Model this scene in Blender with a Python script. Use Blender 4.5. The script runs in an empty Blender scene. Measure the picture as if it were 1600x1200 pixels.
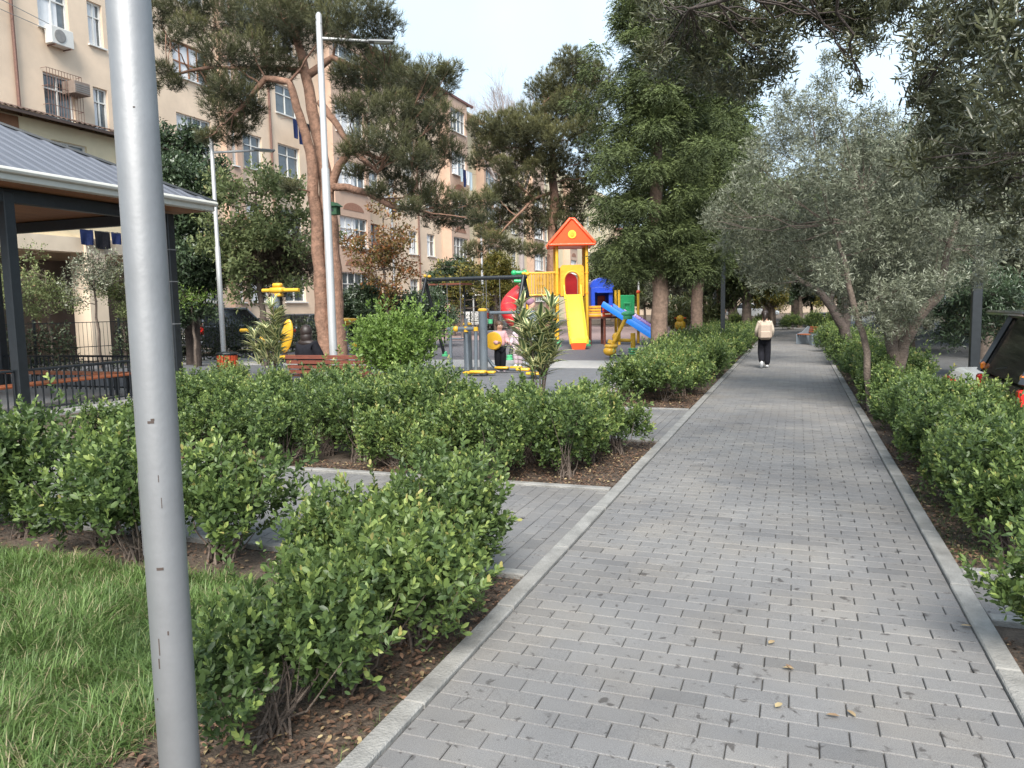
import bpy, math, random
import numpy as np
from mathutils import Vector, Matrix, Euler
random.seed(7); rng = np.random.default_rng(7)
sc = bpy.context.scene
COL = sc.collection
PI = math.pi
# ------------------------------------------------------------------ camera
FPX = 1190.0; HC = 1.55
_yaw = math.radians(20.5); _pit = math.atan(121/1190.); _rol = 0.02
_F0 = np.array([-math.sin(_yaw), math.cos(_yaw), 0]); _R0 = np.array([math.cos(_yaw), math.sin(_yaw), 0]); _U0 = np.array([0, 0, 1.])
CF = _F0*math.cos(_pit)-_U0*math.sin(_pit); _U = _U0*math.cos(_pit)+_F0*math.sin(_pit)
CR = _R0*math.cos(_rol)-_U*math.sin(_rol); CR /= np.linalg.norm(CR); CU = np.cross(CR, CF)
CC = np.array([0, 0, HC])
cam_d = bpy.data.cameras.new('camera'); cam = bpy.data.objects.new('camera', cam_d); COL.objects.link(cam)
cam_d.sensor_width = 36; cam_d.lens = FPX/1600*36; cam_d.clip_end = 2000; cam_d.clip_start = 0.05
m = Matrix.Identity(4)
for i in range(3):
    m[i][0] = CR[i]; m[i][1] = CU[i]; m[i][2] = -CF[i]; m[i][3] = CC[i]
cam.matrix_world = m
sc.camera = cam
# ------------------------------------------------------------------ sky, sun, exposure
SUN_EL = math.radians(44); SUN_AZ = math.radians(165)      # azimuth from +Y towards +X
w = bpy.data.worlds.new('World'); sc.world = w; w.use_nodes = True
nt = w.node_tree; bg = nt.nodes['Background']
sky = nt.nodes.new('ShaderNodeTexSky'); sky.sky_type = 'NISHITA'; sky.sun_disc = False
sky.sun_elevation = SUN_EL; sky.sun_rotation = SUN_AZ; sky.air_density = 1.0; sky.dust_density = 3.0; sky.ozone_density = 1.0
tc = nt.nodes.new('ShaderNodeTexCoord'); nz = nt.nodes.new('ShaderNodeTexNoise'); nz.inputs['Scale'].default_value = 1.6; nz.inputs['Detail'].default_value = 5
cr = nt.nodes.new('ShaderNodeValToRGB'); cr.color_ramp.elements[0].position = 0.32; cr.color_ramp.elements[1].position = 0.62
cr.color_ramp.elements[0].color = (0.5, 0.5, 0.5, 1)
mx = nt.nodes.new('ShaderNodeMix'); mx.data_type = 'RGBA'
mx.inputs[7].default_value = (3.7, 4.6, 5.4, 1)
nt.links.new(tc.outputs['Generated'], nz.inputs['Vector']); nt.links.new(nz.outputs['Fac'], cr.inputs['Fac'])
nt.links.new(cr.outputs['Color'], mx.inputs[0]); nt.links.new(sky.outputs['Color'], mx.inputs[6]); nt.links.new(mx.outputs[2], bg.inputs['Color'])
bg.inputs['Strength'].default_value = 0.10
sd = bpy.data.lights.new('sun', 'SUN'); sd.energy = 3.0; sd.angle = math.radians(32); sd.color = (1, 0.96, 0.89)
sun = bpy.data.objects.new('sun', sd); COL.objects.link(sun)
_sv = Vector((math.sin(SUN_AZ)*math.cos(SUN_EL), math.cos(SUN_AZ)*math.cos(SUN_EL), math.sin(SUN_EL)))
sun.rotation_euler = _sv.to_track_quat('Z', 'Y').to_euler()
vs = sc.view_settings; vs.view_transform = 'Standard'; vs.look = 'None'; vs.gamma = 1; vs.use_curve_mapping = False
vs.exposure = 1.42
sc.cycles.max_bounces = 6; sc.cycles.diffuse_bounces = 4; sc.cycles.glossy_bounces = 2; sc.cycles.transmission_bounces = 4; sc.cycles.transparent_max_bounces = 6

def ray(x, y): return CF+(x-800)/FPX*CR-(y-600)/FPX*CU
def atY(x, y, Y): r = ray(x, y); return CC+r*(Y/r[1])
def atX(x, y, X): r = ray(x, y); return CC+r*(X/r[0])
def atD(x, y, d): return CC+ray(x, y)*d
def gnd(x, y, z=0): r = ray(x, y); return CC+r*((z-HC)/r[2])

# ------------------------------------------------------------------ helpers
def tag(o, label=None, cat=None, group=None, kind=None):
    if label: o['label'] = label
    if cat: o['category'] = cat
    if group: o['group'] = group
    if kind: o['kind'] = kind
    return o
def empty(name, loc, label, cat, group=None, rz=0):
    o = bpy.data.objects.new(name, None); COL.objects.link(o); o.empty_display_size = 0.1
    o.location = [float(c) for c in loc]; o.rotation_euler = (0, 0, rz)
    return tag(o, label, cat, group)
def link(name, me, parent=None, mat=None, loc=None):
    o = bpy.data.objects.new(name, me); COL.objects.link(o)
    if mat: 
        me.materials.clear(); me.materials.append(mat)
    if parent: o.parent = parent
    if loc is not None: o.location = [float(c) for c in loc]
    return o
def copy_tree(o, parent=None):
    c = o.copy(); COL.objects.link(c); c.parent = parent
    for ch in list(o.children): copy_tree(ch, c)
    return c

class MB:
    def __init__(s): s.v = []; s.f = []; s.m = Matrix.Identity(4)
    def add(s, vs_, fs):
        b = len(s.v); s.v += [tuple(s.m @ Vector([float(q) for q in p])) for p in vs_]; s.f += [tuple(b+i for i in f) for f in fs]; return s
    def box(s, c, d, rz=0, bev=0, rot=None):
        x, y, z = d[0]/2, d[1]/2, d[2]/2
        R = (rot.to_matrix() if rot else Matrix.Rotation(rz, 3, 'Z'))
        if bev <= 0:
            P = [(a*x, b*y, g*z) for g in (-1, 1) for a, b in ((-1, -1), (1, -1), (1, 1), (-1, 1))]
            Fs = [(3, 2, 1, 0), (4, 5, 6, 7), (0, 1, 5, 4), (1, 2, 6, 5), (2, 3, 7, 6), (3, 0, 4, 7)]
        else:
            e = min(bev, x*.9, y*.9, z*.9)
            P = []; 
            for zz, k in ((-z, e), (-z+e, 0), (z-e, 0), (z, e)):
                xx, yy = x-k, y-k
                P += [(-xx+(e-k), -yy, zz), (xx-(e-k), -yy, zz), (xx, -yy+(e-k), zz), (xx, yy-(e-k), zz), (xx-(e-k), yy, zz), (-xx+(e-k), yy, zz), (-xx, yy-(e-k), zz), (-xx, -yy+(e-k), zz)]
            Fs = [tuple(range(7, -1, -1)), tuple(range(24, 32))]
            for l in range(3):
                for i in range(8): Fs.append((l*8+i, l*8+(i+1) % 8, l*8+8+(i+1) % 8, l*8+8+i))
        return s.add([tuple(R @ Vector(p)+Vector([float(q) for q in c])) for p in P], Fs)
    def tube(s, pts, r, n=8, cap=True):
        pts = [Vector([float(q) for q in p]) for p in pts]; k = len(pts)
        rs = r if isinstance(r, (list, tuple)) else [r]*k
        V = []; Fs = []; up = None
        for i, p in enumerate(pts):
            t = (pts[min(i+1, k-1)]-pts[max(i-1, 0)])
            t = t.normalized() if t.length > 1e-9 else Vector((0, 0, 1))
            if up is None: up = t.orthogonal().normalized()
            else:
                up = up-t*up.dot(t); up = up.normalized() if up.length > 1e-6 else t.orthogonal().normalized()
            q = t.cross(up)
            for j in range(n):
                a = 2*PI*j/n; V.append(tuple(p+(up*math.cos(a)+q*math.sin(a))*rs[i]))
        for i in range(k-1):
            for j in range(n): Fs.append((i*n+j, i*n+(j+1) % n, (i+1)*n+(j+1) % n, (i+1)*n+j))
        if cap: Fs += [tuple(range(n-1, -1, -1)), tuple((k-1)*n+j for j in range(n))]
        return s.add(V, Fs)
    def lathe(s, prof, n=20, c=(0, 0, 0)):
        V = []; Fs = []; k = len(prof)
        for r_, z in prof:
            for j in range(n): a = 2*PI*j/n; V.append((c[0]+max(r_, 1e-4)*math.cos(a), c[1]+max(r_, 1e-4)*math.sin(a), c[2]+z))
        for i in range(k-1):
            for j in range(n): Fs.append((i*n+j, i*n+(j+1) % n, (i+1)*n+(j+1) % n, (i+1)*n+j))
        Fs += [tuple(range(n-1, -1, -1)), tuple((k-1)*n+j for j in range(n))]
        return s.add(V, Fs)
    def ell(s, c, r, n=14, k=9, rot=None):
        V = []; Fs = []
        for i in range(k+1):
            t = PI*i/k; rr = max(math.sin(t), 1e-3)
            for j in range(n):
                a = 2*PI*j/n; p = Vector((rr*math.cos(a)*r[0], rr*math.sin(a)*r[1], -math.cos(t)*r[2]))
                if rot: p = rot.to_matrix() @ p
                V.append((p.x+float(c[0]), p.y+float(c[1]), p.z+float(c[2])))
        for i in range(k):
            for j in range(n): Fs.append((i*n+j, i*n+(j+1) % n, (i+1)*n+(j+1) % n, (i+1)*n+j))
        return s.add(V, Fs)
    def prism(s, poly, a, b, axis='x'):
        """poly in the two other axes, extruded from a to b"""
        n = len(poly)
        def P(u, v, t): return {'x': (t, u, v), 'y': (u, t, v), 'z': (u, v, t)}[axis]
        V = [P(u, v, a) for u, v in poly]+[P(u, v, b) for u, v in poly]
        Fs = [tuple(range(n-1, -1, -1)), tuple(range(n, 2*n))]+[(i, (i+1) % n, n+(i+1) % n, n+i) for i in range(n)]
        return s.add(V, Fs)
    def build(s, name, mat=None, parent=None, smooth=False, loc=None, bevel=0):
        me = bpy.data.meshes.new(name); me.from_pydata(s.v, [], s.f); me.validate()
        import bmesh
        b = bmesh.new(); b.from_mesh(me); bmesh.ops.recalc_face_normals(b, faces=b.faces); b.to_mesh(me); b.free()
        if smooth:
            me.polygons.foreach_set('use_smooth', [True]*len(me.polygons))
            try: me.set_sharp_from_angle(angle=math.radians(50))
            except Exception: pass
        o = link(name, me, parent, mat, loc)
        if bevel:
            bm_ = o.modifiers.new('bevel', 'BEVEL'); bm_.width = bevel; bm_.segments = 2; bm_.limit_method = 'ANGLE'
        return o

# ------------------------------------------------------------------ materials
def mat(name, col, rough=0.6, metal=0.0, var=0.15, scale=8, bump=0.0, bscale=None, spec=0.5, coat=0, alpha=1, emit=None, tint=None):
    m = bpy.data.materials.new(name); m.use_nodes = True; t = m.node_tree; b = t.nodes['Principled BSDF']
    b.inputs['Roughness'].default_value = rough; b.inputs['Metallic'].default_value = metal; b.inputs['Specular IOR Level'].default_value = spec
    if coat: b.inputs['Coat Weight'].default_value = coat; b.inputs['Coat Roughness'].default_value = 0.08
    tc = t.nodes.new('ShaderNodeTexCoord')
    n = t.nodes.new('ShaderNodeTexNoise'); n.inputs['Scale'].default_value = scale; n.inputs['Detail'].default_value = 6; n.inputs['Roughness'].default_value = 0.65
    t.links.new(tc.outputs['Object'], n.inputs['Vector'])
    r = t.nodes.new('ShaderNodeValToRGB'); r.color_ramp.elements[0].position = 0.3; r.color_ramp.elements[1].position = 0.7
    a = tint or tuple(c*(1-var) for c in col)
    r.color_ramp.elements[0].color = (*a, 1); r.color_ramp.elements[1].color = (*[min(1, c*(1+var)) for c in col], 1)
    t.links.new(n.outputs['Fac'], r.inputs['Fac']); t.links.new(r.outputs['Color'], b.inputs['Base Color'])
    if bump:
        n2 = t.nodes.new('ShaderNodeTexNoise'); n2.inputs['Scale'].default_value = bscale or scale*4; n2.inputs['Detail'].default_value = 5
        t.links.new(tc.outputs['Object'], n2.inputs['Vector'])
        bp = t.nodes.new('ShaderNodeBump'); bp.inputs['Strength'].default_value = bump; bp.inputs['Distance'].default_value = 0.02
        t.links.new(n2.outputs['Fac'], bp.inputs['Height']); t.links.new(bp.outputs['Normal'], b.inputs['Normal'])
    return m
def leafmat(name, stops, rough=0.45, trans=0.25, spec=0.4, edge=None, nscale=3.0, namt=0.35, objr=0.0):
    m = bpy.data.materials.new(name); m.use_nodes = True; t = m.node_tree; b = t.nodes['Principled BSDF']; out = t.nodes['Material Output']
    at = t.nodes.new('ShaderNodeAttribute'); at.attribute_name = 'rnd'
    tc = t.nodes.new('ShaderNodeTexCoord'); n = t.nodes.new('ShaderNodeTexNoise'); n.inputs['Scale'].default_value = nscale; n.inputs['Detail'].default_value = 2
    t.links.new(tc.outputs['Object'], n.inputs['Vector'])
    ma = t.nodes.new('ShaderNodeMath'); ma.operation = 'MULTIPLY_ADD'; ma.inputs[1].default_value = namt*2; ma.inputs[2].default_value = -namt
    t.links.new(n.outputs['Fac'], ma.inputs[0])
    ad = t.nodes.new('ShaderNodeMath'); ad.operation = 'ADD'; ad.use_clamp = True; t.links.new(at.outputs['Fac'], ad.inputs[0]); t.links.new(ma.outputs[0], ad.inputs[1])
    oi = t.nodes.new('ShaderNodeObjectInfo'); m2 = t.nodes.new('ShaderNodeMath'); m2.operation = 'MULTIPLY_ADD'; m2.inputs[1].default_value = objr; m2.inputs[2].default_value = -objr/2; t.links.new(oi.outputs['Random'], m2.inputs[0])
    ad2 = t.nodes.new('ShaderNodeMath'); ad2.operation = 'ADD'; ad2.use_clamp = True; t.links.new(ad.outputs[0], ad2.inputs[0]); t.links.new(m2.outputs[0], ad2.inputs[1]); ad = ad2
    r = t.nodes.new('ShaderNodeValToRGB'); els = r.color_ramp.elements
    while len(els) < len(stops): els.new(0.5)
    for e, (p, c) in zip(els, stops): e.position = p; e.color = (*c, 1)
    t.links.new(ad.outputs[0], r.inputs['Fac']); colout = r.outputs['Color']
    if edge:
        ae = t.nodes.new('ShaderNodeAttribute'); ae.attribute_name = 'edge'
        rr = t.nodes.new('ShaderNodeValToRGB'); rr.color_ramp.elements[0].position = 0.45; rr.color_ramp.elements[1].position = 0.6
        t.links.new(ae.outputs['Fac'], rr.inputs['Fac'])
        mi = t.nodes.new('ShaderNodeMix'); mi.data_type = 'RGBA'; t.links.new(rr.outputs['Color'], mi.inputs[0]); t.links.new(colout, mi.inputs[6]); mi.inputs[7].default_value = (*edge, 1)
        colout = mi.outputs[2]
    t.links.new(colout, b.inputs['Base Color']); b.inputs['Roughness'].default_value = rough; b.inputs['Specular IOR Level'].default_value = spec
    tr = t.nodes.new('ShaderNodeBsdfTranslucent'); t.links.new(colout, tr.inputs['Color'])
    ms = t.nodes.new('ShaderNodeMixShader'); ms.inputs[0].default_value = trans
    t.links.new(b.outputs[0], ms.inputs[1]); t.links.new(tr.outputs[0], ms.inputs[2]); t.links.new(ms.outputs[0], out.inputs['Surface'])
    return m
M = {}
M['galv'] = mat('galvanised_steel', (0.26, 0.263, 0.27), 0.55, 0.6, 0.10, 4, 0.04, 60)
M['paint_w'] = mat('white_metal_paint', (0.42, 0.425, 0.43), 0.4, 0.3, 0.06, 5)
M['black'] = mat('black_metal', (0.022, 0.026, 0.03), 0.4, 0.2, 0.2, 10)
M['concrete'] = mat('kerb_concrete', (0.225, 0.218, 0.205), 0.85, 0, 0.32, 5, 0.5, 90)
M['soil'] = mat('soil', (0.085, 0.062, 0.045), 0.95, 0, 0.4, 12, 1.0, 60)
M['road'] = mat('asphalt', (0.085, 0.085, 0.085), 0.9, 0, 0.2, 4, 0.4, 150)
M['rubber_grey'] = mat('grey_rubber', (0.125, 0.128, 0.138), 0.85, 0, 0.18, 5, 0.3, 200)
M['rubber_red'] = mat('red_rubber', (0.27, 0.19, 0.18), 0.85, 0, 0.15, 5, 0.3, 200)
M['strip'] = mat('pale_paving', (0.33, 0.32, 0.31), 0.85, 0, 0.12, 4, 0.2, 60)
M['bark'] = mat('grey_bark', (0.12, 0.092, 0.074), 0.9, 0, 0.45, 9, 1.0, 35)
M['bark_pine'] = mat('pine_bark', (0.22, 0.125, 0.085), 0.9, 0, 0.45, 9, 1.0, 30)
M['bark_red'] = mat('spruce_bark', (0.20, 0.135, 0.10), 0.9, 0, 0.4, 12, 1.0, 45)
M['bark_dark'] = mat('dark_bark', (0.06, 0.045, 0.038), 0.9, 0, 0.4, 10, 1.0, 35)
M['bark_pale'] = mat('pale_bark', (0.36, 0.34, 0.31), 0.9, 0, 0.3, 8, 0.5, 30)
M['peach'] = mat('peach_plaster', (0.73, 0.565, 0.42), 0.85, 0, 0.13, 0.55, 0.15, 30)
M['peach2'] = mat('pale_peach_plaster', (0.73, 0.60, 0.46), 0.85, 0, 0.12, 0.6, 0.15, 30)
M['yellow_wall'] = mat('yellow_plaster', (0.74, 0.62, 0.42), 0.85, 0, 0.11, 0.6, 0.15, 30)
M['pink_wall'] = mat('brick_pink_plaster', (0.52, 0.36, 0.27), 0.85, 0, 0.1, 1, 0.15, 30)
M['wframe'] = mat('white_window_frame', (0.7, 0.69, 0.66), 0.5, 0, 0.06)
M['bframe'] = mat('brown_window_frame', (0.30, 0.13, 0.06), 0.5, 0, 0.15)
M['glass'] = mat('window_glass', (0.10, 0.115, 0.125), 0.06, 0, 0.5, 1.2, spec=0.9)
M['roof_red'] = mat('dark_red_roof', (0.16, 0.07, 0.06), 0.7, 0, 0.2, 3)
M['awning'] = mat('brown_sheet_roof', (0.085, 0.055, 0.045), 0.6, 0.1, 0.2, 3)
M['roof_grey'] = mat('grey_roof_sheet', (0.115, 0.122, 0.145), 0.5, 0.2, 0.08, 3)
M['fascia'] = mat('pale_fascia', (0.55, 0.54, 0.49), 0.5, 0, 0.05)
M['orange_wood'] = mat('orange_stained_wood', (0.36, 0.105, 0.04), 0.55, 0, 0.2, 12, 0.2)
M['ceil_wood'] = None
M['brown_wood'] = mat('dark_red_wood', (0.15, 0.045, 0.028), 0.5, 0, 0.2, 10, 0.2)
M['yellow'] = mat('yellow_plastic', (0.70, 0.40, 0.03), 0.42, 0, 0.08, 6, coat=0.2)
M['slide_yellow'] = mat('slide_yellow', (0.86, 0.62, 0.06), 0.3, 0, 0.05, 6, coat=0.3)
M['orange'] = mat('orange_plastic', (0.80, 0.09, 0.02), 0.4, 0, 0.08, 6, coat=0.2)
M['amber'] = mat('amber_panel', (0.78, 0.36, 0.03), 0.4, 0, 0.12, 6, coat=0.2)
M['red'] = mat('red_plastic', (0.48, 0.02, 0.025), 0.35, 0, 0.1, 6, coat=0.2)
M['blue'] = mat('blue_plastic', (0.02, 0.07, 0.50), 0.35, 0, 0.1, 6, coat=0.2)
M['slide_blue'] = mat('light_blue_plastic', (0.012, 0.17, 0.60), 0.45, 0, 0.08, 6, spec=0.3)
M['purple'] = mat('purple_plastic', (0.22, 0.08, 0.42), 0.35, 0, 0.1, 6, coat=0.2)
M['green'] = mat('green_plastic', (0.02, 0.35, 0.12), 0.4, 0, 0.1, 6, coat=0.2)
M['lgreen'] = mat('light_green_plastic', (0.10, 0.50, 0.22), 0.4, 0, 0.1, 6)
M['steel_grey'] = mat('grey_painted_steel', (0.14, 0.165, 0.19), 0.4, 0.1, 0.1, 6)
M['dgreen'] = mat('dark_green_paint', (0.02, 0.07, 0.03), 0.6, 0, 0.2)
M['carblack'] = mat('black_car_paint', (0.010, 0.008, 0.009), 0.3, 0.0, 0.3, 20, coat=1, spec=0.6)
M['carwhite'] = mat('white_car_paint', (0.68, 0.69, 0.69), 0.25, 0, 0.04, 6, coat=0.8)
M['carsilver'] = mat('grey_car_paint', (0.12, 0.13, 0.145), 0.3, 0.6, 0.05, 6, coat=0.8)
M['carglass'] = mat('car_glass', (0.008, 0.009, 0.010), 0.08, 0, 0.3, 3, spec=0.45)
M['tyre'] = mat('tyre_rubber', (0.02, 0.02, 0.02), 0.8)
M['redlight'] = mat('red_lamp_lens', (0.55, 0.02, 0.015), 0.15, 0, 0.15, 30, coat=0.8)
M['orangelight'] = mat('orange_lamp_lens', (0.75, 0.2, 0.02), 0.15, 0, 0.1, 30, coat=0.8)
M['chrome'] = mat('chrome', (0.7, 0.7, 0.7), 0.15, 1, 0.05)
M['plate'] = mat('number_plate', (0.7, 0.72, 0.68), 0.4)
M['skin'] = mat('skin', (0.50, 0.30, 0.22), 0.55, 0, 0.05)
M['hair'] = mat('dark_hair', (0.022, 0.014, 0.012), 0.5, 0, 0.3, 40)
M['hairb'] = mat('brown_hair', (0.10, 0.055, 0.035), 0.5, 0, 0.3, 40)
M['pinkcloth'] = mat('pink_cloth', (0.62, 0.36, 0.37), 0.85, 0, 0.1, 20, spec=0.12)
M['ppink'] = mat('pale_pink_cloth', (0.62, 0.50, 0.55), 0.85, 0, 0.1, 20, spec=0.12)
M['blackcloth'] = mat('black_cloth', (0.014, 0.014, 0.018), 0.9, 0, 0.25, 20, spec=0.12)
M['cream'] = mat('cream_cloth', (0.46, 0.385, 0.31), 0.85, 0, 0.08, 20, spec=0.12)
M['cream2'] = mat('backpack_cream', (0.40, 0.315, 0.25), 0.8, 0, 0.08, 20, spec=0.12)
M['paleblue'] = mat('pale_blue_cloth', (0.50, 0.58, 0.62), 0.85, 0, 0.1, 20, spec=0.12)
M['greygreen'] = mat('grey_trousers', (0.09, 0.11, 0.11), 0.9, 0, 0.1, 20, spec=0.12)
M['mauve'] = mat('mauve_knit', (0.28, 0.16, 0.21), 0.9, 0, 0.15, 40, spec=0.12)
M['whitecloth'] = mat('white_cloth', (0.75, 0.75, 0.76), 0.85, 0, 0.05, spec=0.12)
M['navycloth'] = mat('navy_cloth', (0.02, 0.03, 0.09), 0.9, spec=0.12)
M['acwhite'] = mat('ac_white', (0.62, 0.60, 0.56), 0.5, 0, 0.06)
M['acgrille'] = mat('ac_grille', (0.22, 0.21, 0.20), 0.6)
M['rust'] = mat('rusty_iron', (0.20, 0.11, 0.085), 0.8, 0.1, 0.3, 20)

def woodmat(name, c1, c2, width=0.12, axis=1):
    m = bpy.data.materials.new(name); m.use_nodes = True; t = m.node_tree; b = t.nodes['Principled BSDF']; b.inputs['Roughness'].default_value = 0.6
    tc = t.nodes.new('ShaderNodeTexCoord'); mp = t.nodes.new('ShaderNodeMapping'); br = t.nodes.new('ShaderNodeTexBrick')
    mp.inputs['Rotation'].default_value = (0, 0, PI/2 if axis else 0)
    br.inputs['Scale'].default_value = 1; br.inputs['Brick Width'].default_value = 2.4; br.inputs['Row Height'].default_value = width; br.inputs['Mortar Size'].default_value = 0.004
    br.inputs['Color1'].default_value = (*c1, 1); br.inputs['Color2'].default_value = (*c2, 1); br.inputs['Mortar'].default_value = (0.02, 0.01, 0.006, 1)
    t.links.new(tc.outputs['Object'], mp.inputs['Vector']); t.links.new(mp.outputs['Vector'], br.inputs['Vector']); t.links.new(br.outputs['Color'], b.inputs['Base Color'])
    return m
M['ceil_wood'] = woodmat('ceiling_planks', (0.30, 0.14, 0.06), (0.22, 0.10, 0.045))

def pavermat():
    m = bpy.data.materials.new('grey_pavers'); m.use_nodes = True; t = m.node_tree; b = t.nodes['Principled BSDF']; b.inputs['Roughness'].default_value = 0.82
    N = t.nodes.new; L = t.links.new
    at = N('ShaderNodeAttribute'); at.attribute_name = 'rnd'
    r = N('ShaderNodeValToRGB'); e = r.color_ramp.elements
    e[0].position = 0; e[0].color = (0.118, 0.116, 0.117, 1); e[1].position = 1; e[1].color = (0.176, 0.171, 0.168, 1)
    x = e.new(0.06); x.color = (0.142, 0.139, 0.139, 1)
    x = e.new(0.90); x.color = (0.160, 0.156, 0.155, 1)
    L(at.outputs['Fac'], r.inputs['Fac'])
    tc = N('ShaderNodeTexCoord')
    n1 = N('ShaderNodeTexNoise'); n1.inputs['Scale'].default_value = 0.8; n1.inputs['Detail'].default_value = 4; L(tc.outputs['Object'], n1.inputs['Vector'])
    r1 = N('ShaderNodeValToRGB'); r1.color_ramp.elements[0].position = 0.35; r1.color_ramp.elements[0].color = (0.85, 0.85, 0.86, 1); r1.color_ramp.elements[1].position = 0.62; r1.color_ramp.elements[1].color = (1.1, 1.09, 1.07, 1); L(n1.outputs['Fac'], r1.inputs['Fac'])
    n2 = N('ShaderNodeTexNoise'); n2.inputs['Scale'].default_value = 260; n2.inputs['Detail'].default_value = 3; L(tc.outputs['Object'], n2.inputs['Vector'])
    r2 = N('ShaderNodeValToRGB'); r2.color_ramp.elements[0].position = 0.3; r2.color_ramp.elements[0].color = (0.66, 0.66, 0.66, 1); r2.color_ramp.elements[1].position = 0.7; r2.color_ramp.elements[1].color = (1.28, 1.28, 1.28, 1); L(n2.outputs['Fac'], r2.inputs['Fac'])
    n3 = N('ShaderNodeTexNoise'); n3.inputs['Scale'].default_value = 5.5; n3.inputs['Detail'].default_value = 7; n3.inputs['Roughness'].default_value = 0.7; L(tc.outputs['Object'], n3.inputs['Vector'])
    r3 = N('ShaderNodeValToRGB'); r3.color_ramp.elements[0].position = 0.27; r3.color_ramp.elements[0].color = (0.48, 0.46, 0.45, 1); r3.color_ramp.elements[1].position = 0.36; r3.color_ramp.elements[1].color = (1, 1, 1, 1)
    x = r3.color_ramp.elements.new(0.75); x.color = (1.1, 1.1, 1.1, 1); L(n3.outputs['Fac'], r3.inputs['Fac'])
    n4 = N('ShaderNodeTexNoise'); n4.inputs['Scale'].default_value = 17; n4.inputs['Detail'].default_value = 3; n4.inputs['Distortion'].default_value = .6; L(tc.outputs['Object'], n4.inputs['Vector'])
    r4 = N('ShaderNodeValToRGB'); r4.color_ramp.elements[0].position = 0.295; r4.color_ramp.elements[0].color = (0.42, 0.40, 0.39, 1); r4.color_ramp.elements[1].position = 0.36; r4.color_ramp.elements[1].color = (1, 1, 1, 1); L(n4.outputs['Fac'], r4.inputs['Fac'])
    n5 = N('ShaderNodeTexNoise'); n5.inputs['Scale'].default_value = 1.9; n5.inputs['Detail'].default_value = 6; L(tc.outputs['Object'], n5.inputs['Vector'])
    r5 = N('ShaderNodeValToRGB'); r5.color_ramp.elements[0].position = 0.42; r5.color_ramp.elements[0].color = (1, 1, 1, 1); r5.color_ramp.elements[1].position = 0.66; r5.color_ramp.elements[1].color = (1.10, 1.06, 1.0, 1); L(n5.outputs['Fac'], r5.inputs['Fac'])
    c = r.outputs['Color']
    for k in (r1, r2, r3, r4, r5):
        mi = N('ShaderNodeMix'); mi.data_type = 'RGBA'; mi.blend_type = 'MULTIPLY'; mi.inputs[0].default_value = 1; L(c, mi.inputs[6]); L(k.outputs['Color'], mi.inputs[7]); c = mi.outputs[2]
    L(c, b.inputs['Base Color'])
    bp = N('ShaderNodeBump'); bp.inputs['Strength'].default_value = 0.35; bp.inputs['Distance'].default_value = 0.004; L(n2.outputs['Fac'], bp.inputs['Height']); L(bp.outputs['Normal'], b.inputs['Normal'])
    return m
M['paver'] = pavermat()

G = lambda r, g, b: (r, g, b)
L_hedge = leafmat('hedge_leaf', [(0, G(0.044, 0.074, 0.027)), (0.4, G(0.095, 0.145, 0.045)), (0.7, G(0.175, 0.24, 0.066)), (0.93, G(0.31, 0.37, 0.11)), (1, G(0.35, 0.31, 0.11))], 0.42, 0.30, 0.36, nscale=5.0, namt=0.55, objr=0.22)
L_bright = leafmat('bright_shrub_leaf', [(0, G(0.07, 0.12, 0.028)), (0.5, G(0.15, 0.235, 0.05)), (1, G(0.27, 0.37, 0.1))], 0.45, 0.3)
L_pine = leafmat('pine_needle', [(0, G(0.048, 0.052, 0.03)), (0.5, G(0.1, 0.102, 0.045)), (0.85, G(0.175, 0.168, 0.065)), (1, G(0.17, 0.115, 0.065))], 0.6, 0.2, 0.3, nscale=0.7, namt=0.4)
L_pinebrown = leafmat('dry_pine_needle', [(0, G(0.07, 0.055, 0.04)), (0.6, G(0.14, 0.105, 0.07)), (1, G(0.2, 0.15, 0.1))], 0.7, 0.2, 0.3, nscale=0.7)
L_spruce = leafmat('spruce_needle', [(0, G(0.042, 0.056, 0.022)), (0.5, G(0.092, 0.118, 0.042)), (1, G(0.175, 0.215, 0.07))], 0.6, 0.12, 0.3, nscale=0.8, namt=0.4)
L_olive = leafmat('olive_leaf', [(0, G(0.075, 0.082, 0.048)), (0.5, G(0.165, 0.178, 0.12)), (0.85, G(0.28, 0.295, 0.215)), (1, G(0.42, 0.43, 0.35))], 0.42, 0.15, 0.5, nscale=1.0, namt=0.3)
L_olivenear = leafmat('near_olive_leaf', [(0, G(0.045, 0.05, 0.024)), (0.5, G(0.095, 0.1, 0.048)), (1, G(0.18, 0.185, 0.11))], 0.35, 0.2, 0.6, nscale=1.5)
L_dark = leafmat('dark_evergreen_leaf', [(0, G(0.025, 0.04, 0.02)), (0.5, G(0.055, 0.085, 0.042)), (1, G(0.12, 0.165, 0.085))], 0.35, 0.12, 0.5, nscale=1)
L_pale = leafmat('pale_broad_leaf', [(0, G(0.09, 0.115, 0.045)), (0.5, G(0.18, 0.22, 0.09)), (0.85, G(0.32, 0.34, 0.15)), (1, G(0.34, 0.21, 0.11))], 0.55, 0.3, nscale=0.8)
L_autumn = leafmat('autumn_leaf', [(0, G(0.12, 0.13, 0.04)), (0.4, G(0.22, 0.11, 0.04)), (0.75, G(0.30, 0.09, 0.04)), (1, G(0.36, 0.24, 0.06))], 0.6, 0.3, nscale=0.8)
L_varieg = leafmat('variegated_leaf', [(0, G(0.06, 0.11, 0.045)), (0.6, G(0.13, 0.19, 0.09)), (1, G(0.19, 0.23, 0.14))], 0.4, 0.2, edge=(0.66, 0.64, 0.34))
L_grass = leafmat('grass_blade', [(0, G(0.05, 0.09, 0.024)), (0.5, G(0.095, 0.16, 0.04)), (0.85, G(0.165, 0.25, 0.07)), (1, G(0.32, 0.28, 0.16))], 0.5, 0.3, nscale=2.2)
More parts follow.
